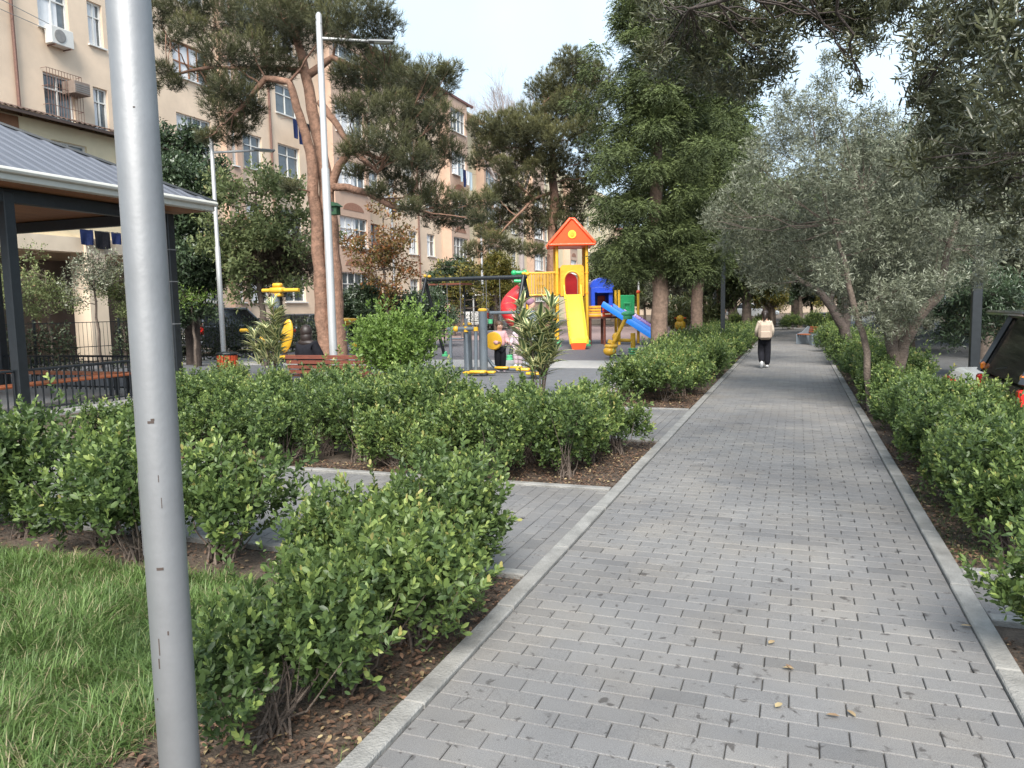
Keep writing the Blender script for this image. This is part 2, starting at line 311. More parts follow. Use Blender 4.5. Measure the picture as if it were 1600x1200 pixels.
L_litter = leafmat('dry_leaf', [(0, G(0.05, 0.034, 0.025)), (0.5, G(0.125, 0.07, 0.045)), (0.85, G(0.2, 0.115, 0.07)), (1, G(0.36, 0.28, 0.15))], 0.7, 0.1)
L_vine = leafmat('vine_leaf', [(0, G(0.025, 0.038, 0.02)), (0.6, G(0.06, 0.08, 0.04)), (1, G(0.12, 0.14, 0.08))], 0.5, 0.1)
L_yel = leafmat('yellowing_leaf', [(0, G(0.06, 0.08, 0.02)), (0.5, G(0.20, 0.18, 0.04)), (1, G(0.38, 0.28, 0.06))], 0.6, 0.3)

# ------------------------------------------------------------------ leaves
T_LEAF = (np.array([(0, 0, 0), (.3, .2, .05), (.7, .22, .03), (1, 0, -.06), (.7, -.22, .03), (.3, -.2, .05), (.33, 0, 0), (.7, 0, -.03)]),
          [(0, 5, 6), (0, 6, 1), (5, 4, 7, 6), (6, 7, 2, 1), (4, 3, 7), (7, 3, 2)])
T_DIA = (np.array([(0, 0, 0), (.5, .24, .05), (1, 0, -.03), (.5, -.24, .05)]), [(0, 3, 2), (0, 2, 1)])
T_OLIVE = (np.array([(0, 0, 0), (.5, .11, .02), (1, 0, -.03), (.5, -.11, .02)]), [(0, 3, 2), (0, 2, 1)])
T_OLIVEN = (np.array([(0, 0, 0), (.25, .085, .02), (.7, .09, .015), (1, 0, -.08), (.7, -.09, .015), (.25, -.085, .02), (.25, 0, -.01), (.7, 0, -.03)]),
          [(0, 5, 6), (0, 6, 1), (5, 4, 7, 6), (6, 7, 2, 1), (4, 3, 7), (7, 3, 2)])
T_NEED = (np.array([(0, .04, 0), (1, 0, 0), (0, -.04, 0)]), [(0, 1, 2)])
T_SPRAY = (np.array([(0, 0, 0), (.4, .20, 0), (1, 0, -.1), (.5, -.22, 0)]), [(0, 3, 2), (0, 2, 1)])
T_STRAP = (np.array([(0, .03, 0), (0, 0, -.01), (0, -.03, 0), (.35, .065, .03), (.35, 0, 0.0), (.35, -.065, .03), (.7, .05, -.04), (.7, 0, -.06), (.7, -.05, -.04), (1, 0, -.2)]),
           [(0, 1, 4, 3), (1, 2, 5, 4), (3, 4, 7, 6), (4, 5, 8, 7), (6, 7, 9), (7, 8, 9)])
T_GRASS = (np.array([(0, .028, 0), (0, -.028, 0), (.45, .022, .02), (.45, -.022, .02), (.8, .012, -.1), (.8, -.012, -.1), (1, 0, -.26)]), [(0, 1, 3, 2), (2, 3, 5, 4), (4, 5, 6)])
def nrm(a): return a/np.maximum(np.linalg.norm(a, axis=-1, keepdims=True), 1e-9)
def rvec(n): return nrm(rng.normal(size=(n, 3)))
def leaves(P, D, S, rnd, tmpl, upb=0.6, N=None, wid=1.0):
    """one leaf per row: position, direction, size, tone -> (verts, faces arrays)"""
    n = len(P); D = nrm(D)
    if N is None: N = nrm(rvec(n)+np.array([0, 0, upb]))
    Y = nrm(np.cross(N, D)); N = np.cross(D, Y)
    tv, tf = tmpl; k = len(tv)
    V = P[:, None, :]+S[:, None, None]*(tv[None, :, 0:1]*D[:, None, :]+wid*tv[None, :, 1:2]*Y[:, None, :]+tv[None, :, 2:3]*N[:, None, :])
    return V.reshape(-1, 3), tf, k, n, np.repeat(rnd, k)
def leafobj(name, parts, mat, parent=None, extra=None, edge=False, smooth=False):
    vs_ = []; rn = []; li = []; lt = []; off = 0; ed = []
    for V, tf, k, n, r in parts:
        vs_.append(V); rn.append(r)
        idx = np.arange(n)[:, None]*k+off
        cat = np.concatenate([np.array(f) for f in tf])
        li.append((idx+cat[None, :]).ravel()); lt.append(np.tile([len(f) for f in tf], n))
        off += n*k
        if edge: ed.append(np.tile(np.abs(T_STRAP[0][:, 1]) > 0.02, n).astype(np.float32))
    V = np.concatenate(vs_); LI = np.concatenate(li).astype(np.int32); LT = np.concatenate(lt).astype(np.int32); R = np.concatenate(rn).astype(np.float32)
    me = bpy.data.meshes.new(name); me.vertices.add(len(V)); me.vertices.foreach_set('co', V.astype(np.float32).ravel())
    me.loops.add(len(LI)); me.loops.foreach_set('vertex_index', LI)
    me.polygons.add(len(LT)); ls = np.concatenate([[0], np.cumsum(LT)[:-1]]).astype(np.int32)
    me.polygons.foreach_set('loop_start', ls)
    if smooth: me.polygons.foreach_set('use_smooth', np.ones(len(LT), dtype=bool))
    me.update(calc_edges=True)
    a = me.attributes.new('rnd', 'FLOAT', 'POINT'); a.data.foreach_set('value', R)
    if edge:
        a = me.attributes.new('edge', 'FLOAT', 'POINT'); a.data.foreach_set('value', np.concatenate(ed))
    return link(name, me, parent, mat)

# ------------------------------------------------------------------ setting: ground, paths
def sheet(name, x0, x1, y0, y1, z, mat, n=1):
    me = bpy.data.meshes.new(name); me.from_pydata([(x0, y0, z), (x1, y0, z), (x1, y1, z), (x0, y1, z)], [], [(0, 1, 2, 3)])
    o = link(name, me, None, mat); return tag(o, kind='structure')
tag(sheet('ground', -300, 300, -60, 500, -0.40, M['soil']), kind='structure')
def slab(name, x0, x1, y0, y1, z, mat, th=0.3):
    b = MB(); b.box(((x0+x1)/2, (y0+y1)/2, z-th/2), (x1-x0, y1-y0, th)); return tag(b.build(name, mat), kind='structure')
slab('park_ground', -22.0, 1.86, -10, 140, -0.015, M['soil'], 0.5)
slab('road', 1.88, 11, -10, 160, -0.35, M['road'], 0.045)
slab('road', -60, -22.02, -10, 200, -0.02, M['road'], 0.3)
def pavers(name, x0, x1, y0, y1, z, bw, bh, along='x', gap=0.0028, seed=1):
    r = np.random.default_rng(seed)
    if along == 'x': U0, U1, V0, V1 = x0, x1, y0, y1
    else: U0, U1, V0, V1 = y0, y1, x0, x1
    rows = int(round((V1-V0)/bh)); bh_ = (V1-V0)/rows
    cells = []
    for j in range(rows):
        u = U0-(bw/2 if j % 2 else 0)+ (0 if U1-U0 < 50 else 0)
        while u < U1-1e-6:
            a, b = max(u, U0), min(u+bw, U1)
            if b-a > 0.03: cells.append((a, b, V0+j*bh_, V0+(j+1)*bh_))
            u += bw
    A = np.array(cells); n = len(A)
    g = gap*0.5+r.uniform(0, .0012, n); e = 0.0032; dz = r.normal(0, .0009, n); t1 = r.normal(0, .0022, n); t2 = r.normal(0, .004, n)
    a, b, c, d = A[:, 0]+g, A[:, 1]-g, A[:, 2]+g, A[:, 3]-g
    V = np.zeros((n, 12, 3)); k = 0
    for ins, zz in ((0, -0.03), (0, -0.004), (e, 0)):
        for (uu, vv, su, sv) in ((a+ins, c+ins, -1, -1), (b-ins, c+ins, 1, -1), (b-ins, d-ins, 1, 1), (a+ins, d-ins, -1, 1)):
            h = z+zz+dz+(su*t1*bw/2+sv*t2*bh/2)
            if along == 'x': V[:, k, 0], V[:, k, 1] = uu, vv
            else: V[:, k, 0], V[:, k, 1] = vv, uu
            V[:, k, 2] = h; k += 1
    F = [(8, 9, 10, 11)]
    for l in (0, 4):
        for i in range(4): F.append((l+i, l+(i+1) % 4, l+4+(i+1) % 4, l+4+i))
    if along != 'x': F = [f[::-1] for f in F]
    o = leafobj(name, [(V.reshape(-1, 3), F, 12, n, np.repeat(r.uniform(0, 1, n)**1.0, 12))], M['paver'])
    o.data.attributes.new('sharp_face', 'BOOLEAN', 'FACE').data.foreach_set('value', np.ones(len(o.data.polygons), dtype=bool))
    return tag(o, kind='structure')
pavers('path', -1.335, 0.80, -0.5, 60, 0.0, 0.205, 0.105)
slab('path_bed', -1.36, 0.83, -0.5, 60, -0.012, mat('joint_sand', (0.06, 0.055, 0.05), 0.95, 0, .5, 3), 0.2)
pavers('side_path', -10.3, -1.435, 4.08, 6.12, 0.0, 0.205, 0.105, 'y', seed=2)
slab('side_path_bed', -10.3, -1.44, 4.08, 6.12, -0.010, bpy.data.materials['joint_sand'], 0.2)
pavers('side_path', -3.6, -1.435, 8.62, 11.15, 0.0, 0.205, 0.105, 'y', seed=3)
slab('side_path_bed', -3.6, -1.44, 8.62, 11.15, -0.010, bpy.data.materials['joint_sand'], 0.2)
pavers('side_path', 0.90, 1.86, 4.17, 4.78, 0.0, 0.205, 0.105, 'x', seed=4)
def kerb(x0, y0, x1, y1, w=0.095, z=0.018, name='kerb', seg=1.0):
    b = MB(); L = math.hypot(x1-x0, y1-y0); n = max(1, int(round(L/seg))); a = math.atan2(y1-y0, x1-x0)
    for i in range(n):
        t = (i+.5)/n; j = random.uniform(-.002, .002)
        b.box((x0+(x1-x0)*t+j, y0+(y1-y0)*t, z-0.1+random.uniform(-.003, .003)), (L/n-.006, w, .2), a+random.uniform(-.001, .001), bev=0.006)
    return tag(b.build(name, M['concrete']), kind='structure')
kerb(-1.385, -0.5, -1.385, 60); kerb(0.85, -0.5, 0.85, 60)
kerb(-10.3, 4.03, -1.44, 4.03, .08); kerb(-10.3, 6.17, -1.44, 6.17, .08)
kerb(-3.8, 8.57, -1.44, 8.57, .08); kerb(-3.2, 11.2, -1.44, 11.2, .08)
kerb(0.9, 4.12, 1.85, 4.12, .08); kerb(0.9, 4.83, 1.85, 4.83, .08)
# plaza: rubber tiles and paving of the playground
slab('plaza', -21, -3.3, 12.3, 20.7, 0.0, M['rubber_grey'], 0.2)
slab('plaza_paving', -12.5, -4.4, 11.3, 12.28, 0.0, M['strip'], 0.2)
slab('paving_strip', -21, -3.3, 18.2, 20.6, 0.012, M['strip'], 0.1)
slab('playground_surface', -21, -3.3, 20.65, 33.0, 0.006, mat('violet_grey_rubber', (0.125, 0.118, 0.13), 0.85, 0, 0.12, 5, 0.3, 200), 0.1)
slab('playground_surface', -21, -3.3, 33.05, 56, 0.006, M['rubber_red'], 0.1)
slab('plaza_edge_path', -3.2, -3.0, 11.25, 24, 0.004, M['strip'], 0.1)
kerb(-3.25, 11.3, -3.25, 56, .09, .04)
slab('side_path', -14.5, -9.0, 12.25, 12.29, 0.0, M['strip'], 0.1)
# hills/far town backdrop is carried by trees and buildings

# ------------------------------------------------------------------ shrubs
def shoots_to_leaves(tips, dirs, nl, L, leaf, tmpl, tone0=0.1, tone1=0.95, spread=0.9, jitter=0.25):
    """leafy shoots: nl leaves spiralled along each shoot ending in its tip"""
    n = len(tips); t = np.linspace(0, 1, nl)[None, :]
    a = rng.uniform(0, 6.28, (n, 1))+np.arange(nl)[None, :]*2.4
    O = nrm(np.cross(dirs, rvec(n))); Q = np.cross(dirs, O)
    rad = O[:, None, :]*np.cos(a)[..., None]+Q[:, None, :]*np.sin(a)[..., None]
    P = tips[:, None, :]-dirs[:, None, :]*(t[..., None]*L[:, None, None])
    D = nrm(rad*spread*(0.45+0.75*t[..., None])+dirs[:, None, :]*(1.0-0.7*t[..., None])+rng.normal(size=(n, nl, 3))*jitter)
    S = leaf*(0.55+0.6*np.sin(np.clip(t+.15, 0, 1)*PI*0.75))*rng.uniform(.6, 1.3, (n, nl))
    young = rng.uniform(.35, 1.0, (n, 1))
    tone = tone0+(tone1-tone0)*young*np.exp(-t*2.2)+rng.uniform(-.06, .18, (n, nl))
    return leaves(P.reshape(-1, 3), D.reshape(-1, 3), S.reshape(-1), np.clip(tone, 0, 1).reshape(-1), tmpl)
def shrub_proto(name, w, d, h, nsh, leaf, tmpl, lm, nl=12, low=0.12, lab='shrub', stems=9, open_=0.0, bark='bark', nb=9):
    root = bpy.data.objects.new(name, None); COL.objects.link(root)
    # lumpy crown volume
    bc = np.stack([rng.uniform(-.30, .30, nb)*w, rng.uniform(-.30, .30, nb)*d, rng.uniform(.38, .80, nb)*h], 1); br = np.stack([rng.uniform(.20, .32, nb)*w, rng.uniform(.20, .32, nb)*d, rng.uniform(.20, .30, nb)*h], 1)
    k = rng.integers(0, nb, nsh); u = rvec(nsh); rr = rng.uniform(0.35, 1.05, (nsh, 1))**0.5
    tips = bc[k]+u*br[k]*rr
    ok = tips[:, 2] > low*h; tips = tips[ok]; u = u[ok]
    n = len(tips)
    dirs = nrm(u*0.6+np.array([0, 0, .75])+rng.normal(size=(n, 3))*.25)
    spr = rng.uniform(0, 1, n) > .82; tips[spr] += (dirs[spr]*.7+np.array([0, 0, .5]))*leaf*rng.uniform(.8, 4.0, (spr.sum(), 1))        # stray sprouts
    L = rng.uniform(2.2, 4.0, n)*leaf
    lv = shoots_to_leaves(tips, dirs, nl, L, leaf, tmpl)
    leafobj('foliage', [lv], lm, root, smooth=False)
    b = MB()
    for i in range(stems):
        a = random.uniform(0, 6.28); q = random.uniform(.02, .1)*w
        e = tips[random.randrange(n)]; e = e*np.array([.8, .8, .9]); p0 = np.array([math.cos(a)*q, math.sin(a)*q, -.03]); mid = p0*.5+e*.5+np.array([0, 0, -.08*h])+np.array([random.gauss(0, .03)*w, random.gauss(0, .03)*w, 0])
        mid2 = p0*.8+mid*.2; b.tube([p0, mid2+np.array([0, 0, .06*h]), mid, e], [.007*w+.003, .006*w+.002, .004*w+.001, .0015], 5)
    b.build('stem', M[bark], root, smooth=True)
    return root
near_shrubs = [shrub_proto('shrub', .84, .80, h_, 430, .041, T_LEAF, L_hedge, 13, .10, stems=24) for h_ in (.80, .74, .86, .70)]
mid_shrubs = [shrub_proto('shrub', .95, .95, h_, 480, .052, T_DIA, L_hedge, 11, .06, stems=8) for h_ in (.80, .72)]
used = set()
def put(proto, x, y, z=0, s=1, rz=None, label=None, group=None, cat='shrub', sz=None):
    if proto.name in used: o = copy_tree(proto)
    else: o = proto; used.add(proto.name)
    o.location = (float(x), float(y), float(z)); o.rotation_euler = (0, 0, random.uniform(0, 6.28) if rz is None else rz); o.scale = (s, s, sz or s)
    return tag(o, label, cat, group)
def hedge(rows, protos, label, group, jit=.07, s=(.9, 1.1)):
    for ri, (x0, y0, x1, y1, step) in enumerate(rows):
        lb = label[ri] if isinstance(label, list) else label; gr = group+([' (front row)', ' (second row)', ' (third row)'][ri] if isinstance(label, list) else '')
        n = max(1, int(round(math.hypot(x1-x0, y1-y0)/step)))
        for i in range(n):
            t = (i+.5)/n
            put(random.choice(protos), x0+(x1-x0)*t+random.gauss(0, jit), y0+(y1-y0)*t+random.gauss(0, jit), 0, random.uniform(*s), None, lb, gr)
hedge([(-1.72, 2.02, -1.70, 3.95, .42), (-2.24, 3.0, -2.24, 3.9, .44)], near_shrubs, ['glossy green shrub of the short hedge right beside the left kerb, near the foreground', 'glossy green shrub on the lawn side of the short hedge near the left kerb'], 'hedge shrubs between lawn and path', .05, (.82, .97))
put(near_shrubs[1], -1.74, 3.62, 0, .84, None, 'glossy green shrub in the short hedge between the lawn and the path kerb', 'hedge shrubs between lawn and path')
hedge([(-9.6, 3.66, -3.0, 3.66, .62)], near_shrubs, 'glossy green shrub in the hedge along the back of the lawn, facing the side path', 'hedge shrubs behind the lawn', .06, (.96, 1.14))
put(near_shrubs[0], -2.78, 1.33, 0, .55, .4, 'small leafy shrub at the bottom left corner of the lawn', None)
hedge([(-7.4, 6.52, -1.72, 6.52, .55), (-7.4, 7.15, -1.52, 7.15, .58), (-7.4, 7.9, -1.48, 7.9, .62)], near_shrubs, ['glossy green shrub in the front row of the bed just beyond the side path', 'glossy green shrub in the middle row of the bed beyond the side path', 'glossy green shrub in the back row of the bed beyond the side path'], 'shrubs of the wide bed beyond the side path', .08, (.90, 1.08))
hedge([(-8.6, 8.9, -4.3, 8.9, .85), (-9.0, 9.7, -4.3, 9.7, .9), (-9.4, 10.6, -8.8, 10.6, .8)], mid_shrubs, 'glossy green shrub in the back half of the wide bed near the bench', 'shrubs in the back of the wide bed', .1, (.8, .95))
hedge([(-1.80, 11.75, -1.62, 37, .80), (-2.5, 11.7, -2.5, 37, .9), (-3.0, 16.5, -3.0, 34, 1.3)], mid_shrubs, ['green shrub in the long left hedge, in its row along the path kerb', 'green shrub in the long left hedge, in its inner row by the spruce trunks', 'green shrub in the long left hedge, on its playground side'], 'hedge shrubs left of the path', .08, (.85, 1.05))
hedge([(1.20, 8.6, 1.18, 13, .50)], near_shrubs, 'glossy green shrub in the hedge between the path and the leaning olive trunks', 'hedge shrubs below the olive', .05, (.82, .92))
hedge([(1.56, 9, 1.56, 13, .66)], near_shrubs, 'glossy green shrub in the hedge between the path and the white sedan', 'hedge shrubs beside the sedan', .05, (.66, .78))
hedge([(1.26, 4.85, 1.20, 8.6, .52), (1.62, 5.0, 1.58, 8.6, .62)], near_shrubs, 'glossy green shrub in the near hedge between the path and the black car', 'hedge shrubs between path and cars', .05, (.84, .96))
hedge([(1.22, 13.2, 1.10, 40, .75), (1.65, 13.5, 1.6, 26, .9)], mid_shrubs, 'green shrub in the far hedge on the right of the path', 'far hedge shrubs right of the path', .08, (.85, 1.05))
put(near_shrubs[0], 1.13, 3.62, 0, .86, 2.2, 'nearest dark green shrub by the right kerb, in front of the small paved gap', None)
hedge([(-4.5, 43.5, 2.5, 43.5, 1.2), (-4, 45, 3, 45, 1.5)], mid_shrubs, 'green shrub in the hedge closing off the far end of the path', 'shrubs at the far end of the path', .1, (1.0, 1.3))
br = shrub_proto('round_shrub', 1.50, 1.45, 1.62, 1350, .062, T_DIA, L_bright, 12, .36, stems=26, bark='bark', nb=40); used.add(br.name)
_p = atY(620, 560, 11.0); br.location = (_p[0], 11.0, 0); tag(br, 'tall rounded bright yellow-green shrub beside the bench', 'shrub')

# soil litter, lawn
def litter(name, areas, dens, label, size=.027, lm=L_litter):
    P = []
    for (x0, x1, y0, y1) in areas:
        n = int((x1-x0)*(y1-y0)*dens); P.append(np.stack([rng.uniform(x0, x1, n), rng.uniform(y0, y1, n), rng.uniform(-.008, .012, n)], 1))
    P = np.concatenate(P); n = len(P); D = rvec(n)*np.array([1, 1, .25])
    N = nrm(rvec(n)*.5+np.array([0, 0, 1]))
    o = leafobj(name, [leaves(P, D, rng.uniform(.5, 1.4, n)*size, rng.uniform(0, 1, n), T_LEAF, N=N)], lm)
    return tag(o, label, 'leaf litter', None, 'stuff')
litter('leaf_litter', [(-2.6, -1.44, 1.0, 3.98), (-4, -1.44, 6.22, 8.5), (.9, 1.95, 4.9, 9), (.9, 1.9, 2.4, 3.9), (-3.2, -1.44, 11.25, 14), (-9, -4, 6.22, 6.6)], 1900, 'brown dry leaves and twigs lying on the soil beside the kerbs')
litter('leaf_litter', [(.9, 1.95, 9, 30), (-3.1, -1.44, 14, 30), (-9, -2.6, 3.2, 3.98)], 500, 'scattered dry leaves under the hedges farther along the path')
def grass(name, poly, dens, ln, label, dry=0.12):
    x0, x1, y0, y1 = poly; n = int((x1-x0)*(y1-y0)*dens)
    P = np.stack([rng.uniform(x0, x1, n), rng.uniform(y0, y1, n), np.full(n, -.015)], 1)
    # tufted: lean direction varies smoothly in clumps
    ph = np.sin(P[:, 0]*5.1+np.cos(P[:, 1]*4.3)*2)*2.2+np.cos(P[:, 1]*6.7+P[:, 0]*2.1)*2+rng.normal(0, 1.5, n)
    lean = rng.uniform(.2, 2.2, n)
    D = np.stack([np.cos(ph)*lean, np.sin(ph)*lean, np.ones(n)], 1)
    cl = .5+.5*np.sin(P[:, 0]*9+2*np.sin(P[:, 1]*7))*np.cos(P[:, 1]*8+P[:, 0]*3)
    S = ln*rng.uniform(.45, 1.25, n)*(.75+.5*cl)
    tone = np.clip(.15+.5*cl*rng.uniform(.4, 1, n)+rng.uniform(0, .3, n), 0, .84); tone[rng.uniform(0, 1, n) < dry] = 1
    N = np.stack([-np.cos(ph), -np.sin(ph), lean], 1)
    o = leafobj(name, [leaves(P, D, S, tone, T_GRASS, N=nrm(N), wid=.8)], L_grass)
    return tag(o, label, 'grass', None, 'stuff')
tag(slab('lawn', -10.4, -2.35, -2, 3.3, -0.008, mat('lawn_soil', (0.05, 0.075, 0.025), 0.95, 0, 0.3, 20), .1), kind='structure')
grass('grass', (-5.2, -2.2, .9, 3.45), 14000, .10, 'long tangled green grass of the lawn behind the near lamp post')
grass('grass', (-9.5, -5.2, .9, 3.5), 6000, .10, 'green grass at the far left of the lawn')
grass('weeds', (.90, 1.12, 5.0, 7.2), 2600, .05, 'low green weeds growing along the right kerb', .02)
grass('weeds', (.76, .92, 6.0, 7.6), 1500, .035, 'green weeds creeping over the right kerb onto the pavers', .02)
grass('weeds', (-1.5, -1.44, 2.0, 3.2), 2600, .035, 'tiny weeds in the joint of the left kerb', .02)
# a few fallen leaves on the pavers
for i, (px, py, a) in enumerate([(1222, 1046, 0), (1238, 1050, 1), (1222, 1102, 2), (1290, 1120, 3), (1337, 1124, 4), (1210, 1004, 5), (1500, 980, 6)]):
    p = gnd(px, py); 
    o = leafobj('fallen_leaf', [leaves(np.array([[0, 0, .006]]), np.array([[math.cos(a*2.1), math.sin(a*2.1), .08]]), np.array([.05]), np.array([.92 if i % 2 else .98]), T_LEAF, N=np.array([[.15, .1, 1.]]))], L_litter)
    o.location = (p[0], p[1], 0.004); tag(o, 'small curled yellowish leaf lying on the near pavers of the path', 'leaf', 'leaves fallen on the near pavers')

# ------------------------------------------------------------------ trees
def limb(b, p0, p1, r0, r1, sag=0.0, n=6, seg=7, wob=.04):
    p0 = np.array(p0, float); p1 = np.array(p1, float); L = np.linalg.norm(p1-p0); pts = []
    for i in range(seg+1):
        t = i/seg; p = p0*(1-t)+p1*t; p = p+np.array([random.gauss(0, wob), random.gauss(0, wob), random.gauss(0, wob)])*L*(4*t*(1-t))*.5+np.array([0, 0, sag*L*4*t*(1-t)])
        pts.append(p)
    b.tube(pts, [r0*(1-i/seg)+r1*i/seg for i in range(seg+1)], n); return pts
def tree(name, label, base, paths, clumps, gen, bark, lm, cat='tree', group=None, limbs=True, crown='crown', lp=1.0, ls=1.0):
    """paths: list of (points, radii) in world coordinates; clumps: list of (centre, radii)"""
    base = np.array([float(c) for c in base]); root = empty(name, base, label, cat, group)
    b = MB(); nodes = []
    for pts, rr in paths:
        pts = [np.array(p, float)-base for p in pts]
        # densify with slight wobble
        P = []; R = []
        for i in range(len(pts)-1):
            for k in range(4):
                t = k/4; P.append(pts[i]*(1-t)+pts[i+1]*t+(np.random.default_rng(i*7+k).normal(size=3)*.012*np.linalg.norm(pts[i+1]-pts[i]) if k else 0)); R.append(rr[i]*(1-t)+rr[i+1]*t)
        P.append(pts[-1]); R.append(rr[-1]); b.tube(P, R, 10); nodes += list(zip(P, R))
    C = [(np.array(c, float)-base, np.array(r, float)) for c, r in clumps]
    if limbs:
        for i_c, (c, r) in enumerate(C):
            best = min(nodes, key=lambda q: np.linalg.norm(q[0]-c)+max(0, q[0][2]-c[2])*1.5)
            L = np.linalg.norm(best[0]-c)
            if L > .2 and (lp >= 1 or (i_c*7 % 10)/10 < lp):
                pts = limb(b, best[0], c, min(best[1]*.5, (.012+.011*L)*ls), .007*ls, -.04)
                for k in range(3):
                    e = c+nrm(np.random.default_rng(k).normal(size=3)[None])[0]*r*.8; b.tube([pts[-3], (np.array(pts[-3])+e)/2+np.array([0, 0, -.03]), e], [.008*ls, .006*ls, .003*ls], 4)
    b.build('trunk', M[bark], root, smooth=True)
    leafobj(crown, gen(C), lm, root)
    return root
def g_pine(ntuft=150, nn=13, ln=.13, wid=1.6, tone=0.0):
    def g(C):
        out = []
        for c, r in C:
            n = int(ntuft*(r[0]*r[1]*r[2])**.6*1.6)+20
            u = rvec(n); q = rng.uniform(.25, 1.1, (n, 1))**.6; P = c+u*r*q
            ax = nrm(u*.8+np.array([0, 0, .7])+rng.normal(size=(n, 3))*.35)
            O = nrm(np.cross(ax, rvec(n))); Q = np.cross(ax, O)
            a = rng.uniform(0, 6.28, (n, nn)); sp = rng.uniform(.25, 1.3, (n, nn, 1))
            D = nrm(ax[:, None]+(O[:, None]*np.cos(a)[..., None]+Q[:, None]*np.sin(a)[..., None])*sp)
            P2 = P[:, None]-ax[:, None]*rng.uniform(0, .14, (n, nn, 1))
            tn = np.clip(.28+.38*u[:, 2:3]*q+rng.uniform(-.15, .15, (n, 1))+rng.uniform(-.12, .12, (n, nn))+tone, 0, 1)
            out.append(leaves(P2.reshape(-1, 3), D.reshape(-1, 3), (ln*rng.uniform(.7, 1.2, (n, nn))).reshape(-1), tn.reshape(-1), T_NEED, wid=wid))
        return out
    return g
def g_broad(dens=420, leaf=.08, tmpl=T_DIA, droop=0.0, nl=7, tone=(.1, .8), shell=.5, wid=1.0, L=None):
    def g(C):
        out = []
        for c, r in C:
            n = int(dens*(r[0]*r[1]*r[2])**.667)+8
            u = rvec(n); q = rng.uniform(.1, 1.08, (n, 1))**shell; P = c+u*r*q
            d = nrm(u*.8+np.array([0, 0, .4-droop])+rng.normal(size=(n, 3))*.4)
            out.append(shoots_to_leaves(P, d, nl, rng.uniform(2, 3.6, n)*leaf if L is None else rng.uniform(.6, 1.3, n)*L, leaf, tmpl, tone[0], tone[1]))
        return out
    return g
def g_spray(dens=900, ln=.11, droop=.55, tone=0.0, wid=1.0):
    """conifer boughs: flat drooping sprays around each clump"""
    def g(C):
        out = []
        for c, r in C:
            n = int(dens*(r[0]*r[1]*r[2])**.667)+12; nl = 9
            u = rvec(n); q = rng.uniform(.15, 1.1, (n, 1))**.55; P = c+u*r*q
            ax = nrm(u*np.array([1, 1, .35])+np.array([0, 0, -droop])+rng.normal(size=(n, 3))*.3)
            S_ = nrm(np.cross(ax, np.array([0, 0, 1.])+rng.normal(size=(n, 3))*.25))
            t = np.linspace(0, 1, nl)[None, :, None]; side = np.where(np.arange(nl) % 2, 1, -1)[None, :, None]
            P2 = P[:, None]+ax[:, None]*(t*ln*2.4)+np.array([0, 0, -1.])*(t**2)*ln*.7
            D = nrm(ax[:, None]*.8+S_[:, None]*side*.75*(1-t*.7)+rng.normal(size=(n, nl, 3))*.18)
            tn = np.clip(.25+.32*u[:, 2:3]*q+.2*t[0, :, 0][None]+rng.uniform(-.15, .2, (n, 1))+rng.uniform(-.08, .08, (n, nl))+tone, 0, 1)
            out.append(leaves(P2.reshape(-1, 3), D.reshape(-1, 3), (ln*(1.05-.5*t[..., 0])*rng.uniform(.8, 1.2, (n, nl))).reshape(-1), tn.reshape(-1), T_SPRAY, wid=wid))
        return out
    return g
def blob(cx, cy, cz, rx, ry, rz, n, r0, r1, flat=.7, shell=.6):
    o = []
    for _ in range(n):
        u = rvec(1)[0]; q = random.random()**shell; r = random.uniform(r0, r1)
        o.append(((cx+u[0]*rx*q, cy+u[1]*ry*q, cz+u[2]*rz*q), (r, r, r*flat)))
    return o
# pine with twin trunks beside the second lamp post
def pxpath(pts, Y): return [atY(x, y, Y+dy) for x, y, dy in pts]
Yp = 14.2
trA = pxpath([(533, 618, 0), (527, 520, 0), (522, 420, .05), (514, 330, .1), (506, 262, .15), (492, 190, .2), (478, 120, .3), (462, 50, .4), (450, -40, .5)], Yp)
trA[0][2] = -.05
trB = pxpath([(516, 618, -.05), (506, 520, -.05), (500, 420, -.1), (492, 320, -.15), (485, 237, -.2), (468, 180, -.4), (452, 128, -.6), (415, 122, -.7), (385, 160, -.8), (365, 178, -1.)], Yp); trB[0][2] = -.05
trC = pxpath([(514, 300, .1), (528, 262, .2), (545, 238, .2), (568, 236, .1), (592, 248, 0)], Yp)
trD = pxpath([(515, 292, .1), (545, 293, .2), (575, 301, 0), (612, 323, -.3), (655, 327, -.5)], Yp)
trE = pxpath([(500, 160, .2), (530, 200, .0), (560, 240, -.3), (590, 270, -.6)], Yp)
trF = pxpath([(478, 120, .3), (520, 90, .6), (570, 110, .6), (620, 140, .5)], Yp)
trG = pxpath([(470, 110, .2), (400, 105, .6), (330, 105, .3), (262, 118, 0)], Yp)
pc = []
